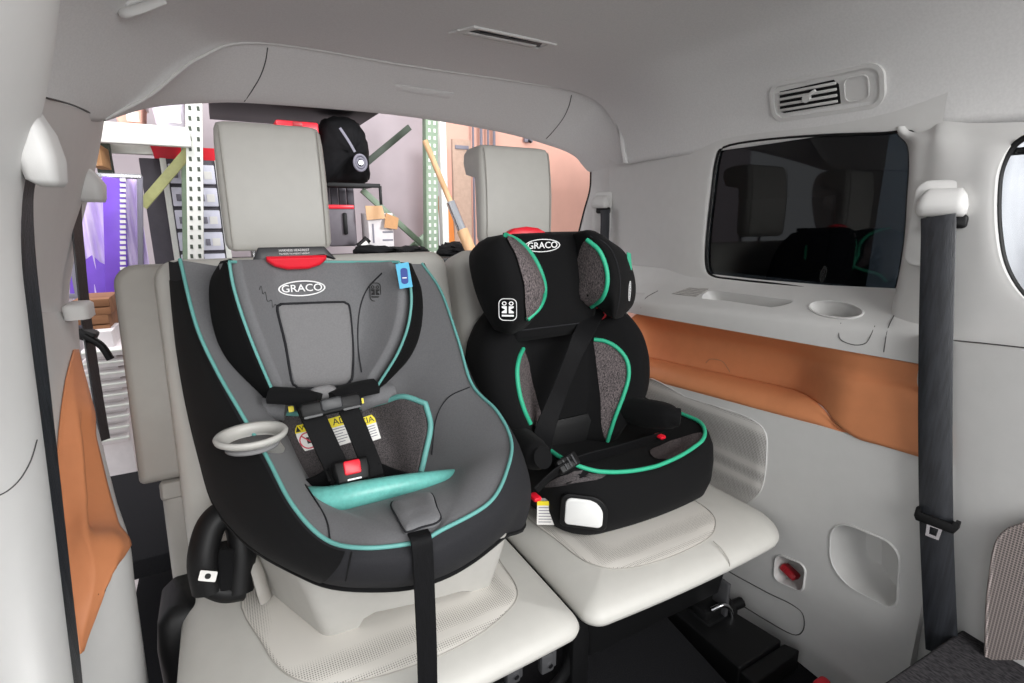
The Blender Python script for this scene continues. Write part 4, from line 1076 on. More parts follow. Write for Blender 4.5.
def wing(name, loops, m, parent, n=28, nv=26):
    rr_ = [crom(W3(l), n, True) for l in loops]
    cols_ = [crom([r[i] for r in rr_], nv) for i in range(n)]
    rw = [[cols_[i][j] for i in range(n)] for j in range(nv)]
    # close the ends roundly
    c0 = sum(rw[0], V(0, 0, 0))/n; c1 = sum(rw[-1], V(0, 0, 0))/n
    rw = [[c0+(p-c0)*0.5+(c0-c1).normalized()*0.010 for p in rw[0]]]+rw+[[c1+(p-c1)*0.5+(c1-c0).normalized()*0.012 for p in rw[-1]]]
    vf = loft(rw, True, True)
    return mk(name, *vf, m, parent), BVHTree.FromPolygons(*vf), rw
# left wing: outer back, outer front, front edge, inner back
lw, LWB, lrw = wing('head_wing', [
    [(482, 242, 1.21), (480, 243, 1.12), (496, 240, 1.06), (506, 238, 1.065), (512, 238, 1.10), (516, 238, 1.16)],
    [(474, 256, 1.22), (475, 258, 1.12), (500, 258, 1.035), (524, 258, 1.035), (528, 258, 1.09), (530, 258, 1.17)],
    [(478, 283, 1.22), (480, 284, 1.12), (508, 285, 1.025), (538, 284, 1.03), (541, 284, 1.09), (540, 284, 1.17)],
    [(486, 308, 1.22), (488, 310, 1.12), (512, 312, 1.03), (535, 309, 1.04), (537, 308, 1.10), (538, 306, 1.17)],
    [(496, 328, 1.22), (498, 331, 1.12), (510, 332, 1.06), (522, 326, 1.07), (526, 325, 1.11), (528, 324, 1.17)]], MAT['black_fabric'], hd2)
rw2, RWB, rrw = wing('head_wing', [
    [(575, 234, 1.20), (574, 234, 1.15), (586, 232, 1.09), (600, 234, 1.08), (606, 238, 1.13), (604, 238, 1.21)],
    [(578, 250, 1.19), (577, 252, 1.15), (599, 248, 1.06), (612, 248, 1.05), (623, 252, 1.11), (622, 254, 1.21)],
    [(580, 275, 1.19), (579, 278, 1.15), (608, 272, 1.045), (620, 276, 1.04), (632, 278, 1.11), (631, 280, 1.21)],
    [(582, 296, 1.19), (580, 300, 1.15), (607, 294, 1.05), (618, 302, 1.045), (631, 302, 1.11), (630, 302, 1.21)],
    [(602, 308, 1.18), (600, 309, 1.15), (608, 311, 1.09), (614, 317, 1.07), (622, 317, 1.11), (620, 316, 1.17)]], MAT['black_fabric'], hd2)
patch('wing_panel', [(506, 238), (520, 246), (531, 260), (540, 278), (542, 295), (536, 308), (526, 318), (524, 305), (523, 285), (517, 262)], LWB, 0.006, MAT['heather'], hd2, 50)
patch('wing_panel', [(572, 237), (586, 240), (598, 250), (606, 268), (607, 285), (602, 297), (590, 305), (581, 309), (580, 290), (578, 265)], RWB, 0.006, MAT['heather'], hd2, 50)
for pts, bv in (([(505, 237), (518, 243), (531, 257), (540, 275), (543, 291), (538, 306), (526, 318)], LWB), ([(572, 236), (588, 239), (600, 250), (607, 267), (608, 284), (603, 297), (592, 305), (581, 311)], RWB)):
    q = []
    for a, b in pts:
        l, n = hit(a, b, bv)
        if l is None: l, n = hit(a-3, b+2, bv)
        if l is not None: q.append(l+n*0.005)
    tube('wing_piping', q, 0.006, MAT['green_piping'], hd2)
# dart seam on the right wing
q = [hit(a, b, RWB) for a, b in ((590, 236), (606, 244), (615, 258), (620, 280), (619, 300), (616, 315))]
q = [l+n*0.001 for l, n in q if l is not None]
if len(q) > 2: tube('wing_seam', q, 0.0014, MAT['charcoal'], hd2, seg=5)
# red height handle, oval, emblems
p = W(525, 233, Y=1.20)
plate('height_handle', [(-0.058, -0.012), (0.06, -0.012), (0.056, 0.002), (0.035, 0.012), (0.0, 0.016), (-0.035, 0.012), (-0.055, 0.002)], p, basis((1, 0, 0), (0, -1, 0.1)), 0.012, MAT['red_plastic'], hd2, bev=0.004, back=0.012)
l, n = hit(539, 246, HB2); n = V(-0.12, -1, 0.1).normalized(); B = basis((1, -0.1, 0.02), n); O = l+n*0.021
ring2('logo_oval', ellipse2(0.050, 0.0165), ellipse2(0.0475, 0.0145), O, B, 0.0015, MAT['ink_white'], hd2)
lettering('logo_print', 'GRACO', 0.0225, O+B@V(0, 0, 0.001), B, MAT['ink_white'], hd2, th=0.0005, bold=0.0002, sx=1.08)
l, n = hit(508, 309, LWB); n = V(-0.55, -0.83, -0.05).normalized(); B = basis(V(0, 0, 1).cross(n), n); O = l+n*0.006
ring2('emblem_frame', rrect(0.042, 0.052, 0.012, 5), rrect(0.039, 0.049, 0.011, 5), O, B, 0.001, MAT['ink_white'], hd2)
bs = Matrix(B); bs = B @ Matrix.Diagonal((1.45, 1.3, 1))
emblem(hd2, O, bs, MAT['ink_white'])
l, n = hit(629, 291, RWB)
if l is not None:
    B = basis((0, 0.15, -1), n); O = l+n*0.0015
    ring2('logo_oval', ellipse2(0.028, 0.010), ellipse2(0.026, 0.0085), O, B, 0.0012, MAT['ink_white'], hd2)
    lettering('logo_print', 'GRACO', 0.013, O+B@V(0, 0, 0.0008), B, MAT['ink_white'], hd2, th=0.0004, bold=0.0001)
p = W(628, 262, Y=1.13)
plate('green_tag', [(-0.005, 0.028), (0.006, 0.024), (0.012, -0.022), (0.0, -0.020)], p, basis((0.8, 0.5, 0), (-0.5, -0.85, 0)), 0.004, MAT['green_piping'], hd2, back=0.004)
# belt guide below the right wing
p = W(599, 312, Y=1.15)
tube('belt_guide', [p+V(-0.012, 0, 0.016), p+V(0.004, -0.008, 0.020), p+V(0.016, -0.008, 0.008), p+V(0.014, -0.006, -0.010), p+V(0.0, -0.004, -0.018)], 0.006, MAT['red_plastic'], hd2)
for a, b in ((535, 497), (660, 436)):
    p = W(a, b, Y=1.0 if a > 600 else 0.90)
    boxm('lap_belt_guide', p, (0.02, 0.03, 0.010), MAT['red_plastic'], bo, 0.004)
# ---- vehicle belt worn by the booster
vb = thing('lap_shoulder_belt', W(560, 460, Y=1.0), 'black webbing belt running diagonally across the black booster and over its seat', 'seat belt')
strap('shoulder_webbing', W3([(598, 309, 1.165), (588, 325, 1.13), (578, 345, 1.10), (567, 372, 1.09), (556, 400, 1.085), (545, 430, 1.06), (540, 455, 1.01)]), V(1, 0, 0.25), 0.052, 0.004, MAT['webbing'], vb)
strap('lap_webbing', W3([(662, 436, 1.02), (640, 443, 0.985), (610, 452, 0.95), (580, 460, 0.935), (556, 472, 0.92), (536, 490, 0.925)]), V(0, -0.5, 1), 0.040, 0.004, MAT['webbing'], vb)
p = W(567, 463, Y=0.925); B = basis((1, 0.15, 0.2), (0, -0.8, 0.6))
tg_ = plate('latch_tongue', rrect(0.060, 0.034, 0.006, 4), p, B, 0.010, MAT['black_plastic'], vb, bev=0.003, back=0.004)
for k in (-1, 0, 1): plate('tongue_rib', rrect(0.004, 0.024, 0.001, 2), p+B@V(k*0.014, 0, 0.010), B, 0.003, MAT['dark_plastic'], tg_)
# ================================================================== belts, vents and fittings
def belt_anchor(name, O, B, s, label, group='belt guides on the pillars'):
    t = thing(name, O, label, 'belt anchor', group)
    plate('escutcheon', rrect(0.078*s, 0.130*s, 0.018*s, 6), O+B@V(0, -0.012*s, 0), B, 0.006*s, MAT['trim'], t, bev=0.004*s, back=0.02*s)
    rows = []
    for y, wd, d in ((-0.005, 0.054, 0.020), (0.0, 0.060, 0.028), (0.012, 0.062, 0.032), (0.026, 0.054, 0.026), (0.036, 0.040, 0.012)):
        rows.append([O+B@V(a*s, (y+0.004)*s, (0.004+max(0, b+d/2))*s) for a, b in rrect(wd, d, d*0.42, 5)])
    mk('guide_hood', *loft(rows, True, True), MAT['trim'], t, angle=60)
    plate('guide_slot', rrect(0.050*s, 0.020*s, 0.006*s, 4), O+B@V(0.008*s, -0.008*s, 0.006*s), B, 0.012*s, MAT['black_plastic'], t, bev=0.003*s)
    return t
# right second-row belt
O, n = hit(942, 216, PIL); n = V(-1, -0.25, 0).normalized()
B = basis((0.25, -1, 0), n)
belt_anchor('belt_guide', O, B, 1.35, 'pale grey belt guide on the right pillar beside the dark window', None)
rb = thing('seat_belt', W(940, 560, X=1.20), 'dark grey belt hanging down the right pillar with a black tongue', 'seat belt')
rp = [W(938, 216, X=1.262), W(938, 240, X=1.255), W(936, 320, X=1.245), W(935, 420, X=1.232), W(936, 520, X=1.222), W(939, 600, X=1.222), W(942, 655, X=1.225)]
strap('webbing', rp, V(0.15, -1, 0), 0.056, 0.003, MAT['belt_web'], rb, n=50)
p = W(937, 519, X=1.218); B = basis((0.15, -1, 0), (-1, -0.15, 0.1))
tg2 = plate('tongue_grip', [(-0.036, -0.006), (-0.031, -0.015), (0.031, -0.015), (0.036, -0.004), (0.036, 0.010), (0.029, 0.011), (0.027, 0.002), (-0.027, 0.002), (-0.029, 0.012), (-0.035, 0.012)], p, B, 0.012, MAT['black_plastic'], rb, bev=0.003, back=0.006)
ring2('tongue', [(-0.013, 0), (0.013, 0), (0.011, -0.026), (-0.011, -0.026)], [(-0.007, -0.004), (0.007, -0.004), (0.006, -0.020), (-0.006, -0.020)], p+B@V(0.0, -0.014, 0.003), B, 0.003, MAT['chrome'], tg2)
# right rear belt
O = V(1.437, 1.80, 1.262); O, = [W(603, 208, X=1.432)]
B = basis((0.3, -1, 0), (-1, -0.35, 0))
belt_anchor('belt_guide', O, B, 1.25, 'small pale grey belt guide on the far right rear pillar above the booster', None)
rr_ = thing('seat_belt', W(602, 240, X=1.40), 'short black belt dropping behind the booster headrest from the right rear pillar', 'seat belt')
strap('webbing', [W(605, 210, X=1.40), W(605, 225, X=1.398), W(604, 250, X=1.392), W(603, 280, X=1.39), W(602, 310, X=1.385), W(600, 330, X=1.37)], V(0.3, -1, 0), 0.045, 0.003, MAT['belt_web'], rr_)
# left near belt
O = W(43, 152, Y=0.735)
t = thing('belt_guide', O, 'large pale grey belt guide at the left edge of the photo', 'belt anchor')
rows = []
for y, wd, xo in ((-0.034, 0.030, 0.004), (-0.028, 0.050, 0.001), (-0.005, 0.060, 0.0), (0.02, 0.058, -0.003), (0.045, 0.046, -0.010), (0.062, 0.028, -0.018), (0.07, 0.012, -0.024)):
    rows.append([O+V(xo+a*0.55-0.004, b*0.9+0.01, y) for a, b in rrect(wd, wd*1.3, wd*0.32, 6)])
mk('guide_hood', *loft(rows, True, True), MAT['trim'], t)
lb2 = thing('seat_belt', W(40, 420, Y=0.72), 'black belt running down the left edge of the photo beside the near pillar', 'seat belt')
lpth = W3([(24, 168, 0.755), (19, 200, 0.755), (22, 260, 0.755), (31, 340, 0.75), (41, 430, 0.735), (51, 520, 0.715), (61, 610, 0.695), (70, 690, 0.675), (80, 790, 0.655)])
strap('webbing', lpth, V(0.16, 1, 0), 0.055, 0.004, MAT['belt_web'], lb2, n=50)
# left rear belt
O = W(87, 184, Y=1.80)
t = thing('belt_guide', O, 'small pale grey belt guide on the left rear pillar against the purple film', 'belt anchor')
rows = []
for y, wd, xo in ((-0.046, 0.050, 0.004), (-0.036, 0.066, 0.0), (0.0, 0.074, 0.0), (0.03, 0.060, -0.010), (0.055, 0.036, -0.024)):
    rows.append([O+V(xo+a, b*1.0+0.01, y) for a, b in rrect(wd, wd*1.2, wd*0.3, 6)])
mk('guide_hood', *loft(rows, True, True), MAT['trim'], t)
lr = thing('seat_belt', W(88, 330, Y=1.72), 'thin black belt with a clip hanging beside the purple film at left', 'seat belt')
strap('webbing', W3([(78, 192, 1.79), (76, 212, 1.78), (80, 260, 1.75), (85, 310, 1.73), (92, 360, 1.70), (99, 405, 1.68), (105, 440, 1.66)]), V(0.35, 1, 0), 0.042, 0.004, MAT['belt_web'], lr, n=36)
p = W(86, 334, Y=1.72)
boxm('tongue_grip', p, (0.05, 0.05, 0.03), MAT['black_plastic'], lr, 0.008, R=Matrix.Rotation(0.5, 3, 'Y'))
tube('tongue', [p+V(0.0, -0.02, 0), p+V(0.03, -0.02, -0.03), p+V(0.045, -0.02, -0.07)], 0.010, MAT['black_plastic'], lr)
# red buckle in the wall recess
p = W(789, 572, X=1.30); B = basis((0.1, -1, -0.35), (-1, -0.1, 0.3))
t = thing('belt_buckle', p, 'red belt buckle release sunk in the small recess of the right wall', 'buckle')
plate('buckle_body', rrect(0.046, 0.020, 0.006, 4), p, B, 0.010, MAT['dark_red'], t, bev=0.003, back=0.02)
plate('release_button', rrect(0.028, 0.013, 0.004, 3), p+B@V(0.004, 0, 0.008), B, 0.005, MAT['dark_red'], t, bev=0.002)
# red release at the bottom of the floor
p = W(822, 684, Z=0.12)
t = thing('release_tab', p-V(0, 0, 0.06), 'bright red release tab poking up at the bottom edge of the floor', 'release tab')
rows = [[p+V(a*k, b*k, z) for a, b in rrect(0.05, 0.03, 0.013, 6)] for z, k in ((-0.06, 1.0), (-0.005, 1.0), (0.004, 0.9), (0.009, 0.7), (0.010, 0.3))]
mk('tab', *loft(rows, True, True), MAT['red_plastic'], t)
# folded seat back with carpet in the lower right corner
cpt = [W(872, 690, Z=0.42), W(985, 613, Z=0.42), W(1010, 617, Z=0.42), W(1060, 625, Z=0.42), W(1080, 760, Z=0.42), W(900, 780, Z=0.42)]
t = thing('folded_seat', cpt[0]-V(0, 0, 0.4), 'dark grey carpeted back of a folded seat in the lower right corner', 'folded seat')
v, f = loft([[p-V(0, 0, 0.06) for p in cpt], cpt], True, True)
mk('carpet_back', v, f, MAT['carpet_grey'], t, smooth=False, bev=0.006)
v, f = loft([[p-V(0, 0, 0.36) for p in cpt], [p-V(0, 0, 0.062) for p in cpt]], True, True)
mk('seat_frame', v, f, MAT['black_plastic'], t, smooth=False)
# black sill along the right side of the floor
sl_ = [W(735, 600, Z=0.035), W(800, 638, Z=0.035), W(860, 672, Z=0.035), W(900, 700, Z=0.035)]
# ---- ceiling vent on the right
def fixture(px, py, pxr):
    l, n = hit(px, py, CEIL); r, _ = hit(*pxr, CEIL); l2, _ = hit(px*2-pxr[0], py*2-pxr[1], CEIL)
    return l, basis(r-l2, n), n, (r-l2).length
l, B, n, wd = fixture(824, 94, (880, 84))
vt = thing('air_vent', l, 'pale grey ceiling air vent with slats and a knob above the dark window', 'air vent')
k = wd
hsg = rrect(k, k*0.36, k*0.12, 8)
ring2('vent_frame', hsg, rrect(k*0.93, k*0.29, k*0.09, 8), l+B@V(0, 0, -0.004), B, 0.012, MAT['trim'], vt)
plate('vent_face', rrect(k*0.94, k*0.30, k*0.09, 8), l, B, 0.003, MAT['trim'], vt, back=0.006)
plate('vent_mouth', [(-k*0.42, -k*0.085), (-k*0.40, k*0.095), (k*0.10, k*0.105), (k*0.14, k*0.06), (k*0.145, -k*0.10), (-k*0.38, -k*0.105)], l, B, 0.0045, MAT['black_plastic'], vt)
for i in range(4):
    y = k*(0.078-i*0.050)
    o = boxm('vent_slat', l+B@V(-k*0.14, y, 0.009), (k*0.54, k*0.022, 0.006), MAT['trim'], vt, 0.002, R=B @ Matrix.Rotation(0.5, 3, 'X'))
tube('vent_knob', [l+B@V(-k*0.13, 0.0, 0.008), l+B@V(-k*0.13, 0.0, 0.018)], k*0.035, MAT['trim'], vt, seg=12, n=4)
boxm('knob_tab', l+B@V(-k*0.09, k*0.03, 0.016), (k*0.12, k*0.03, 0.008), MAT['trim'], vt, 0.003, R=B @ Matrix.Rotation(0.45, 3, 'Z'))
ring2('vent_button', rrect(k*0.20, k*0.20, k*0.05, 6), rrect(k*0.185, k*0.185, k*0.045, 6), l+B@V(k*0.28, 0, 0.003), B, 0.003, MAT['trim'], vt)
# ---- centre dome vent
l, B, n, wd = fixture(503, 37, (552, 45))
dv = thing('dome_vent', l, 'flat grey ceiling vent let into the headliner centre near the tailgate', 'air vent')
ring2('vent_frame', [(-wd*0.52, -wd*0.08), (wd*0.46, -wd*0.19), (wd*0.54, wd*0.07), (-wd*0.34, wd*0.17)], [(-wd*0.42, -wd*0.035), (wd*0.42, -wd*0.115), (wd*0.46, wd*0.05), (-wd*0.30, wd*0.135)], l, B, 0.006, MAT['trim'], dv)
plate('vent_mouth', [(-wd*0.42, -wd*0.035), (wd*0.42, -wd*0.115), (wd*0.46, wd*0.05), (-wd*0.30, wd*0.135)], l, B, 0.001, MAT['dark_plastic'], dv, back=0.003)
boxm('vent_slat', l+B@V(-wd*0.05, -wd*0.028, 0.004), (wd*0.84, wd*0.055, 0.005), MAT['trim'], dv, 0.002, R=B @ Matrix.Rotation(-0.09, 3, 'Z'))
boxm('vent_slat', l+B@V(-wd*0.10, wd*0.045, 0.003), (wd*0.30, wd*0.03, 0.004), MAT['dark_plastic'], dv, 0.001, R=B)
boxm('vent_slat', l+B@V(wd*0.22, wd*0.02, 0.003), (wd*0.30, wd*0.035, 0.004), MAT['dark_plastic'], dv, 0.001, R=B)
# ---- coat hook at the top left
l, B, n, wd = fixture(136, 3, (150, 0))
ck = thing('coat_hook', l, 'pale grey folded grab handle on the headliner at the top edge', 'handle')
tube('handle', [l+B@V(-0.03, -0.012, 0.004), l+B@V(-0.028, 0.0, 0.014), l+B@V(0.0, 0.008, 0.018), l+B@V(0.05, 0.014, 0.016)], (lambda t: (0.014, 0.010)), MAT['trim'], ck)
plate('mount', rrect(0.07, 0.03, 0.012, 5), l+B@V(0.01, 0, 0), B, 0.006, MAT['trim'], ck, bev=0.002)
# ================================================================== garage behind the tailgate
gfl = structure(boxm('floor', (0.8, 1.5, -0.85), (14, 14, 0.1), MAT['concrete'], bev=0)); gfl.name = 'floor_garage'
YW = 5.6
wp = W(437, 180, Y=YW)
gw = structure(boxm('wall_back', ((-4.5+wp.x)/2, YW+0.05, 1.2), (wp.x+4.5, 0.1, 4.4), MAT['garage_wall'], bev=0))
gw2 = structure(boxm('wall_back_pink', ((wp.x+9)/2, YW-0.25, 1.2), (9-wp.x, 0.1, 4.4), MAT['pink_wall'], bev=0))
def bar(name, p0, p1, wd, dp, m, parent):
    d = (p1-p0); L = d.length; B = basis(d, V(0, -1, 0)) if abs(d.normalized().y) < 0.95 else basis(d, V(0, 0, 1))
    return boxm(name, (p0+p1)/2, (L, wd, dp), m, parent, 0.003, R=B)
def pl_at(a, b, Y): return W(a, b, Y=Y)
GFZ = -0.80
# pallet rack
YR = 3.35
rk = thing('pallet_rack', V(W(190, 200, Y=YR).x, YR, GFZ), 'pale steel pallet rack with perforated posts behind the grey seat headrest', 'rack')
def post(px, m, par, Y, wd=0.075, dots=True):
    x = W(px, 200, Y=Y).x
    t0, t1 = W(px-1, 100, Y=Y), W(px+1, 258, Y=Y)
    fx = lambda z: t0.x+(t1.x-t0.x)*(z-t0.z)/(t1.z-t0.z)
    o = bar('post', V(fx(2.6), Y, 2.6), V(fx(GFZ), Y, GFZ), wd, 0.07, m, par)
    if dots:
        for k in range(40):
            for s in (-1, 1):
                z = 1.05+k*0.05
                if z < 2.1: boxm('post_slot', (fx(z)+s*wd*0.25, Y-0.0355, z), (0.013, 0.004, 0.022), MAT['rack_dark'], o, 0)
    return x
xa = post(195, MAT['rack_white'], rk, YR)
post(188, MAT['rack_green'], rk, YR+0.28, 0.06, False)
b0_, b1_ = W(100, 131, Y=YR-0.05), W(191, 141, Y=YR-0.05)
bm_ = boxm('beam', ((b0_.x-0.6+b1_.x)/2, YR-0.05, (b0_.z+b1_.z)/2), (b1_.x-b0_.x+0.6, 0.05, 0.085), MAT['rack_white'], rk, 0.006)
boxm('beam', ((b0_.x-0.6+b1_.x)/2, YR+0.45, (b0_.z+b1_.z)/2), (b1_.x-b0_.x+0.6, 0.05, 0.085), MAT['rack_white'], rk, 0.006)
for k in range(6):
    boxm('deck_board', ((b0_.x-0.6+b1_.x)/2, YR+0.02+k*0.08, b0_.z+0.045), (b1_.x-b0_.x+0.6, 0.06, 0.012), MAT['rack_white'], rk, 0)
bar('brace', W(142, 206, Y=YR+0.1), W(190, 150, Y=YR+0.1), 0.05, 0.03, MAT['rack_brace'], rk)
p = W(106, 170, Y=YR+0.4); boxm('post', (p.x, YR+0.4, 0.9), (0.07, 0.06, 3.4), MAT['rack_dark'], rk, 0.004)
# clear bins on the rack deck
for (x0, x1, y0, lab, nm) in ((150, 189, 104, 'translucent storage bin on the rack deck beside the white post', 'storage_bin'), (112, 146, 108, 'pinkish storage bin on the rack deck at the far left', 'storage_bin')):
    a, b = W(x0, y0, Y=YR+0.08), W(x1, 134, Y=YR+0.08)
    t = thing(nm, V((a.x+b.x)/2, YR+0.2, b0_.z+0.052), lab, 'bin', 'bins on the rack')
    zt = a.z; zb = b0_.z+0.052
    stack('bin_body', (a.x+b.x)/2, YR+0.2, b.x-a.x, 0.3, 0.02, [(zb, 0.02), (zb+0.02, 0.012), (zt+0.03, 0.0)], MAT['clear_bin'] if x0 == 150 else MAT['pink_wall'], t)
    stack('bin_lid', (a.x+b.x)/2, YR+0.2, b.x-a.x+0.02, 0.32, 0.02, [(zt+0.03, 0), (zt+0.06, 0)], MAT['white_plastic'], t)
    boxm('bin_label', ((a.x+b.x)/2+0.02, YR+0.043, (zb+zt)/2), ((b.x-a.x)*0.4, 0.004, (zt-zb)*0.6), MAT['label_white'], t, 0)
# drawer cabinet
YC = 3.75
a, b = W(160, 158, Y=YC), W(232, 262, Y=YC); s0 = W(138, 158, Y=YC+0.35)
cab = thing('drawer_cabinet', V((a.x+b.x)/2, YC+0.25, GFZ), 'dark cabinet of pale lilac parts drawers with white labels behind the rack', 'cabinet')
cz0 = GFZ; 
boxm('carcass', ((a.x+b.x)/2, YC+0.26, (a.z+cz0)/2), (b.x-a.x, 0.5, a.z-cz0), MAT['cabinet_dark'], cab, 0.006)
for s in (a.x+0.012, b.x-0.012): boxm('side_rail', (s, YC-0.002, (a.z+cz0)/2), (0.03, 0.016, a.z-cz0), MAT['rack_white'], cab, 0.002)
sp0 = W(138, 158, Y=YC+0.02); boxm('side_panel', ((sp0.x+a.x)/2, YC+0.28, (a.z+cz0)/2), (a.x-sp0.x, 0.48, a.z-cz0), MAT['cabinet_dark'], cab, 0.006)
nD = 11; dh = 0.130; cw = (b.x-a.x-0.06)/2
for r in range(nD):
    for c in range(2):
        zc = a.z-0.02-dh*(r+0.5); xc = a.x+0.03+cw*(c+0.5)
        d = boxm('drawer', (xc, YC-0.01, zc), (cw-0.008, 0.04, dh-0.022), MAT['drawer'], cab, 0.005)
        boxm('drawer_label', (xc+0.02, YC-0.032, zc-0.005), (cw*0.34, 0.004, dh*0.34), MAT['label_white'], d, 0)
        boxm('drawer_pull', (xc-cw*0.20, YC-0.034, zc-0.005), (cw*0.20, 0.010, dh*0.30), MAT['drawer_grey'], d, 0.002)
for nm, x0, x1, y0, y1, lab in (('red_tray', 150, 196, 149, 159, 'long red tray on top of the drawer cabinet at left'), ('red_tray', 199, 236, 149, 159, 'red tray with white print on the cabinet near the grey headrest')):
    q0, q1 = W(x0, y0, Y=YC), W(x1, y1, Y=YC)
    t = thing(nm, V((q0.x+q1.x)/2, YC+0.15, a.z), lab, 'tray')
    stack('tray', (q0.x+q1.x)/2, YC+0.16, q1.x-q0.x, 0.3, 0.02, [(a.z, 0.012), (a.z+0.07, 0.0), (a.z+0.07, 0.01), (a.z+0.02, 0.02)], MAT['red_plastic'], t)
# purple film curtain
YP = 3.1
ul = [W(62, 174, Y=YP), W(141, 177, Y=YP)]; zb = W(100, 300, Y=YP).z
cur = thing('film_curtain', V((ul[0].x+ul[1].x)/2, YP, zb), 'translucent purple plastic film hanging on a frame at the left', 'curtain')
nx, nz = 40, 20; rws = []
for j in range(nz+1):
    z = ul[0].z+(zb-0.1-ul[0].z)*j/nz
    rws.append([V(ul[0].x-0.05+(ul[1].x-ul[0].x+0.03)*i/nx, YP+0.02*math.sin(i*0.7+j*0.15)+0.012*math.sin(i*1.9-j*0.3), z) for i in range(nx+1)])
mk('film', *loft(rws), MAT['purple_film'], cur, solid=0.003)
q0, q1 = W(110, 178, Y=YP-0.05), W(121, 300, Y=YP-0.05)
bar('dark_strip', W(114, 178, Y=YP-0.05), W(117, 298, Y=YP-0.05), 0.085, 0.012, MAT['purple_dark'], cur)
for k in range(22):
    p = W(123, 180+k*5.2, Y=YP-0.06); boxm('notch', (p.x, YP-0.06, p.z), (0.022, 0.012, 0.014), MAT['label_white'], cur, 0)
bar('frame_bar', W(62, 174, Y=YP-0.03), W(142, 177, Y=YP-0.03), 0.022, 0.02, MAT['chrome'], cur)
bar('frame_bar', W(140, 176, Y=YP-0.03), W(141, 300, Y=YP-0.03), 0.022, 0.02, MAT['drawer_grey'], cur)
rr0 = W(70, 262, Y=YP-0.02); rws = []
pts_l = [(70, 268), (82, 262), (92, 255), (100, 262), (112, 268), (112, 292), (92, 294), (70, 294)]
rws = [[W(x, y, Y=YP-0.025+e)+V(0, 0, 0) for x, y in pts_l] for e in (0.0, 0.01)]
mk('dark_fold', *loft(rws, True, True), MAT['purple_dark'], cur, smooth=False)
bar('frame_bar', W(62, 296, Y=YP-0.03), W(142, 296, Y=YP-0.03), 0.022, 0.02, MAT['drawer_grey'], cur)
bar('frame_leg', W(141, 290, Y=YP-0.03), V(W(141, 290, Y=YP-0.03).x, YP-0.03, GFZ), 0.022, 0.02, MAT['drawer_grey'], cur)
bar('frame_leg', W(55, 174, Y=YP-0.03), V(W(55, 174, Y=YP-0.03).x, YP-0.03, GFZ), 0.022, 0.02, MAT['drawer_grey'], cur)
# wooden crates beside the film
for k, (y0, y1, lab) in enumerate(((300, 315, 'upper brown wooden crate under the purple film'), (316, 334, 'lower brown wooden crate under the purple film'))):
    q0, q1 = W(72, y0, Y=2.7), W(112, y1-0.6, Y=2.7)
    t = thing('wooden_crate', V((q0.x+q1.x)/2, 2.8, q1.z), lab, 'crate', 'crates under the film')
    for j in range(2):
        z = q1.z+(q0.z-q1.z)*(0.25+0.5*j); boxm('slat', ((q0.x+q1.x)/2, 2.7, z), (q1.x-q0.x, 0.02, (q0.z-q1.z)*0.44), MAT['wood_box'], t, 0.003)
    boxm('crate_body', ((q0.x+q1.x)/2, 2.82, (q0.z+q1.z)/2), ((q1.x-q0.x)*0.97, 0.22, (q0.z-q1.z)*0.96), MAT['wood_box'], t, 0.003)
q0, q1 = W(86, 143, Y=YR+0.0), W(103, 166, Y=YR+0.0)
t = thing('cardboard_box', V((q0.x+q1.x)/2, YR+0.13, q1.z), 'small orange-brown cardboard box at the left behind the film frame', 'box')
boxm('box_body', ((q0.x+q1.x)/2, YR+0.13, (q0.z+q1.z)/2), (q1.x-q0.x, 0.26, q0.z-q1.z), MAT['cardboard'], t, 0.004)
boxm('tape', ((q0.x+q1.x)/2, YR-0.002, (q0.z+q1.z)/2), ((q1.x-q0.x)*0.2, 0.004, (q0.z-q1.z)), MAT['wood'], t, 0)
# ribbed white stack low at the left
t = thing('white_tray_stack', V(W(105, 440, Y=2.6).x, 2.7, GFZ), 'stack of white ribbed trays seen between the left wall and the seat', 'trays')
for k in range(9):
    p = W(106, 352+k*11, Y=2.6)
    boxm('tray', (p.x, 2.7, p.z), (0.16, 0.24, 0.030), MAT['box_white'], t, 0.006)
    boxm('tray_lip', (p.x, 2.575, p.z+0.008), (0.17, 0.018, 0.008), MAT['rack_white'], t, 0.002)
boxm('post', (W(106, 420, Y=2.6).x+0.02, 2.72, 0.0), (0.10, 0.2, 1.6), MAT['box_white'], t, 0.004)
# ---- second rack bay in the middle with bag, case and boxes
YM = 4.1
rk2 = thing('wire_rack', V(W(360, 200, Y=YM).x, YM+0.4, GFZ), 'green perforated rack frame with diagonal braces in the middle of the opening', 'rack')
xg = W(430, 190, Y=YM).x
t0, t1 = W(430, 120, Y=YM), W(431, 258, Y=YM)
fg = lambda z: t0.x+(t1.x-t0.x)*(z-t0.z)/(t1.z-t0.z)
o = bar('post', V(fg(2.3), YM, 2.3), V(fg(GFZ), YM, GFZ), 0.10, 0.08, MAT['rack_green'], rk2)
for k in range(26):
    z = 0.7+k*0.055
    for s in (-1, 1): boxm('post_slot', (fg(z)+s*0.022, YM-0.0405, z), (0.018, 0.004, 0.026), MAT['rack_white'], o, 0)
boxm('post', (W(443, 190, Y=YM+0.4).x, YM+0.4, 0.6), (0.06, 0.08, 3.2), MAT['rack_white'], rk2, 0.005)
bar('brace', W(345, 178, Y=YM+0.6), W(412, 128, Y=YM+0.2), 0.05, 0.03, MAT['rack_dark'], rk2)
bar('brace', W(362, 190, Y=YM+0.2), W(424, 246, Y=YM+0.2), 0.045, 0.03, MAT['rack_green'], rk2)
bar('brace', W(404, 254, Y=YM+0.3), W(425, 236, Y=YM+0.3), 0.05, 0.03, MAT['rack_green'], rk2)
ya = W(350, 185, Y=YM); yb2 = W(380, 186, Y=YM)
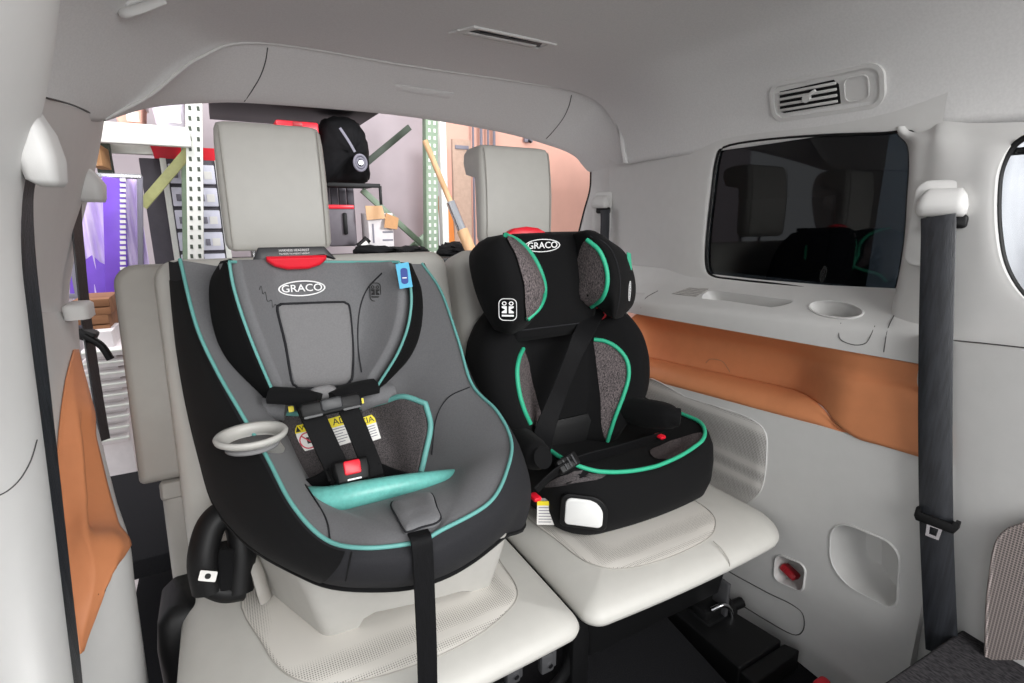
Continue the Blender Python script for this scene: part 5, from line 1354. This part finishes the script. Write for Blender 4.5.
for k in range(7): bar('shelf_wire', V(W(300, 185, Y=YM).x, YM+0.06*k, ya.z), V(yb2.x, YM+0.06*k, ya.z), 0.010, 0.010, MAT['black_plastic'], rk2)
bar('shelf_edge', V(W(300, 185, Y=YM).x, YM, ya.z), V(yb2.x, YM, ya.z), 0.03, 0.02, MAT['black_plastic'], rk2)
bar('shelf_leg', V(yb2.x, YM, ya.z), V(yb2.x, YM, ya.z-0.14), 0.02, 0.02, MAT['black_plastic'], rk2)
zt2 = W(390, 118, Y=YM).z
boxm('top_beam', ((W(250, 110, Y=YM).x+xg)/2, YM, zt2+0.08), (xg-W(250, 110, Y=YM).x, 0.06, 0.10), MAT['rack_white'], rk2, 0.004)
boxm('top_deck', ((W(210, 110, Y=YM).x+W(375, 110, Y=YM).x)/2, YM+0.3, zt2+0.03), (W(375, 110, Y=YM).x-W(210, 110, Y=YM).x, 0.9, 0.05), MAT['black_plastic'], rk2, 0.004)
# black gear bag
def lump(name, pts, Y, dp, m, parent, amp=0.02, seed=0):
    rnd = random.Random(seed); P = crom([W(x, y, Y=Y) for x, y in pts], 48, True); c = sum(P, V(0, 0, 0))/48
    rws = []
    for z, k in ((dp*0.5, 0.55), (dp*0.35, 0.9), (dp*0.1, 1.0), (-dp*0.15, 0.97), (-dp*0.35, 0.80), (-dp*0.45, 0.5), (-dp*0.5, 0.15)):
        rws.append([c+(p-c)*k+V(0, z+rnd.uniform(-amp, amp)*0.5, rnd.uniform(-amp, amp)*0.3) for p in P])
    return mk(name, *loft(rws, True, True), m, parent)
t = thing('gear_bag', W(345, 186, Y=YM-0.1), 'black gear bag with a chrome buckle on the wire shelf', 'bag')
lump('bag_body', [(322, 120), (345, 118), (358, 126), (366, 145), (367, 165), (368, 180), (360, 184), (335, 184), (318, 184), (314, 150)], YM+0.1, 0.5, MAT['black_cloth'], t, 0.03, 1)
strap('bag_strap', W3([(340, 128, YM-0.18), (348, 140, YM-0.2), (355, 152, YM-0.2)]), V(0.8, 0, 0.5), 0.018, 0.006, MAT['drawer_grey'], t)
p = W(360, 163, Y=YM-0.2)
for rr, dz in ((0.052, 0), (0.032, 0.015)):
    tube('buckle_ring', [p+V(rr*0.8*math.cos(a), -0.01, rr*math.sin(a)) for a in [2*math.pi*i/16 for i in range(16)]], 0.010, MAT['drawer_grey'], t, closed=True, n=32)
tube('buckle_core', [p+V(0, 0.02, 0), p+V(0, -0.03, 0)], 0.018, MAT['chrome'], t, n=3)
# red case on top behind the headrest
q0, q1 = W(275, 119, Y=YM-0.1), W(319, 129, Y=YM-0.1)
t = thing('red_case', V((q0.x+q1.x)/2, YM, q1.z-0.05), 'red case edge showing just above the grey seat headrest', 'case')
boxm('case_body', ((q0.x+q1.x)/2, YM+0.05, (q0.z+q1.z)/2-0.03), (q1.x-q0.x, 0.3, q0.z-q1.z+0.06), MAT['red_plastic'], t, 0.015)
boxm('case_latch', ((q0.x+q1.x)/2, YM-0.105, (q0.z+q1.z)/2), (0.06, 0.012, 0.03), MAT['dark_red'], t, 0.003)
# grey suitcase
q0, q1 = W(326, 206, Y=YM), W(358, 246, Y=YM)
t = thing('suitcase', V((q0.x+q1.x)/2, YM+0.1, q1.z), 'grey plastic case with a red edge under the wire shelf', 'suitcase')
boxm('case_shell', ((q0.x+q1.x)/2, YM+0.12, (q0.z+q1.z)/2), (q1.x-q0.x, 0.24, q0.z-q1.z), MAT['suitcase'], t, 0.02)
boxm('red_edge', ((q0.x+q1.x)/2, YM+0.1, q0.z-0.005), ((q1.x-q0.x)*0.9, 0.22, 0.03), MAT['red_plastic'], t, 0.006)
boxm('case_handle', (q1.x-0.085, YM-0.012, (q0.z+q1.z)/2+0.02), (0.03, 0.03, 0.16), MAT['black_plastic'], t, 0.01)
# dark dividers behind the case
t = thing('dark_panels', W(345, 206, Y=YM+0.55), 'row of dark upright panels below the wire shelf', 'panels')
for k in range(5):
    p = W(318+k*8, 196, Y=YM+0.5); boxm('panel', (p.x, YM+0.5, p.z), (0.055, 0.05, 0.24), MAT['cabinet_dark'], t, 0.004)
# white carton with a brown flap
q0, q1 = W(368, 213, Y=YM-0.1), W(395, 253, Y=YM-0.1)
t = thing('carton', V((q0.x+q1.x)/2, YM, q1.z), 'tall white printed carton with a torn brown flap', 'carton')
boxm('carton_body', ((q0.x+q1.x)/2, YM+0.02, (q0.z+q1.z)/2), (q1.x-q0.x, 0.22, q0.z-q1.z), MAT['box_white'], t, 0.004)
plate('carton_flap', [(-0.05, -0.055), (0.05, -0.05), (0.055, 0.04), (-0.045, 0.06)], W(391, 222, Y=YM-0.12), basis((1, -0.2, -0.15), (0, -1, 0.3)), 0.006, MAT['cardboard'], t)
plate('carton_top', [(-0.07, -0.05), (0.07, -0.045), (0.06, 0.05), (-0.065, 0.055)], W(375, 213, Y=YM-0.11), basis((1, 0, 0.05), (0, -1, 0.2)), 0.006, MAT['wood'], t)
for k in range(3):
    p = W(388, 232+k*8, Y=YM-0.095); boxm('carton_print', (p.x, YM-0.092, p.z), (0.08, 0.003, 0.012), MAT['drawer_grey'], t, 0)
plate('carton_print', [(-0.012, -0.08), (0.0, -0.08), (0.0, 0.06), (-0.012, 0.06)], W(374, 232, Y=YM-0.093), basis((1, 0, 0), (0, -1, 0)), 0.002, MAT['drawer_grey'], t)
p = W(364, 243, Y=YM-0.15)
t = thing('flashlight', p, 'small black torch with a white end beside the carton', 'torch')
tube('torch_body', [p+V(-0.04, 0, -0.03), p, p+V(0.03, 0, 0.03)], 0.030, MAT['black_plastic'], t)
tube('torch_head', [p+V(-0.02, -0.03, -0.03), p+V(0.02, -0.035, 0.0)], 0.022, MAT['label_white'], t, n=4)
# black cloth bundles on the bench
zc = W(400, 250, Y=YM-0.2).z
t = tag(lump('cloth_bundle', [(360, 246), (390, 247), (420, 247), (430, 252), (428, 256), (360, 256)], YM-0.24, 0.2, MAT['black_cloth'], None, 0.04, 3), 'black cloth bundle lying along the bench below the carton', 'cloth')
t = tag(lump('cloth_bundle', [(438, 250), (448, 244), (462, 243), (474, 250), (476, 257), (440, 257)], YM-0.05, 0.3, MAT['black_cloth'], None, 0.05, 5), 'black cloth bundle heaped at the foot of the wooden pole', 'cloth')
tb = thing('work_bench', V(W(400, 280, Y=YM).x, YM+0.2, GFZ), 'white topped work bench under the cartons', 'bench')
zt3 = W(390, 254, Y=YM).z-0.02
boxm('bench_top', (W(390, 270, Y=YM).x, YM+0.1, zt3-0.02), (2.2, 0.9, 0.04), MAT['black_plastic'], tb, 0.005)
for s in (-1, 1): boxm('bench_leg', (W(390, 270, Y=YM).x+s*1.0, YM+0.1, (zt3+GFZ)/2-0.02), (0.06, 0.6, zt3-GFZ-0.04), MAT['rack_dark'], tb, 0.004)
# wooden pole leaning, with a silver wrap
p0, p1 = W(425, 141, Y=YM-0.2), W(478, 268, Y=YM-0.55)
t = thing('wooden_pole', p1, 'pale wooden pole with a silver sleeve leaning against the green post', 'pole')
tube('pole_shaft', [p0, p0.lerp(p1, 0.5)], 0.022, MAT['wood'], t, n=4)
tube('silver_sleeve', [p0.lerp(p1, 0.48), p0.lerp(p1, 0.72)], 0.036, MAT['chrome'], t, n=4)
tube('pole_grip', [p0.lerp(p1, 0.70), p1+(p1-p0)*0.1], 0.045, MAT['wood'], t, n=4)
# upright boards and pipes against the pink wall
p = W(450, 200, Y=4.7)
t = tag(boxm('orange_plank', (p.x, 4.70, 0.35), (0.13, 0.04, 2.2), MAT['plank_orange'], None, 0.004, R=Matrix.Rotation(-0.05, 3, 'Y')), 'orange wooden plank standing behind the wooden pole', 'plank')
p = W(463, 190, Y=4.85); q = W(458, 139, Y=4.85)
t = thing('grey_board', V(p.x, 4.88, GFZ), 'grey-beige board with a label slot standing beside the orange plank', 'board')
boxm('board_face', (p.x, 4.88, (q.z+GFZ)/2), (0.19, 0.04, q.z-GFZ), MAT['board'], t, 0.004); bpy.context.view_layer.update()
boxm('label_slot', (p.x, 4.855, W(458, 147, Y=4.85).z), (0.14, 0.012, 0.035), MAT['drawer_grey'], t, 0.003)
for i, (a, lab) in enumerate(((473, 'thin grey pipe on the pink wall, leftmost of four'), (481, 'second thin grey pipe from the left on the pink wall'), (488, 'third thin grey pipe from the left on the pink wall'), (494, 'thin grey pipe on the pink wall, rightmost of four'))):
    p = W(a, 132, Y=YW-0.36); tag(tube('wall_pipe', [V(p.x, p.y, p.z+0.25), V(p.x, p.y, p.z-0.2), V(p.x, p.y, -0.75)], 0.012+0.004*(i % 2), MAT['drawer_grey'], n=6), lab, 'pipe', 'pipes on the pink wall')
pb = W(528, 140, Y=YW-0.34)
t = thing('wall_bracket', pb, 'small dark bracket high on the pink wall right of the pipes', 'bracket')
boxm('bracket_plate', pb, (0.10, 0.04, 0.05), MAT['drawer_grey'], t, 0.005); tube('bracket_pin', [pb, pb+V(0, -0.06, -0.03)], 0.012, MAT['black_plastic'], t, n=3)
# ---- outside the side windows
t = thing('blocker_car', V(3.3, 2.6, GFZ), 'made-up dark vehicle added outside the tinted window to block bright surroundings', 'car')  # invented dark block, keeps the bright world out of the tinted pane
boxm('blocker_body', (3.8, 2.3, 0.6), (1.2, 2.4, 2.8), MAT['blocker_paint'], t, 0.15, seg=4)
boxm('blocker_window', (3.195, 2.5, 1.15), (0.02, 1.3, 0.45), MAT['black_plastic'], t, 0.05)
p = W(897, 225, X=2.2)
t = thing('pale_banner', V(p.x, p.y, GFZ), 'pale blue printed strip seen through the right end of the tinted window', 'banner')
boxm('banner_cloth', (p.x, p.y+0.02, 0.6), (0.02, 0.10, 2.6), MAT['pale_blue'], t, 0.003)
boxm('banner_pole', (p.x+0.03, p.y+0.02, 0.6), (0.03, 0.03, 2.7), MAT['chrome'], t, 0.004)
rws = [[V(2.3+0.03*math.sin(i*0.8+j*0.3)+0.02*math.sin(i*2.1), -0.5+i*0.064, 2.2-j*0.25) for i in range(24)] for j in range(12)]
t = tag(mk('plastic_sheet', *loft(grid(rws, 48, 24)), MAT['white_sheet'], solid=0.004), 'white plastic drop sheet outside the front door window', 'sheet')
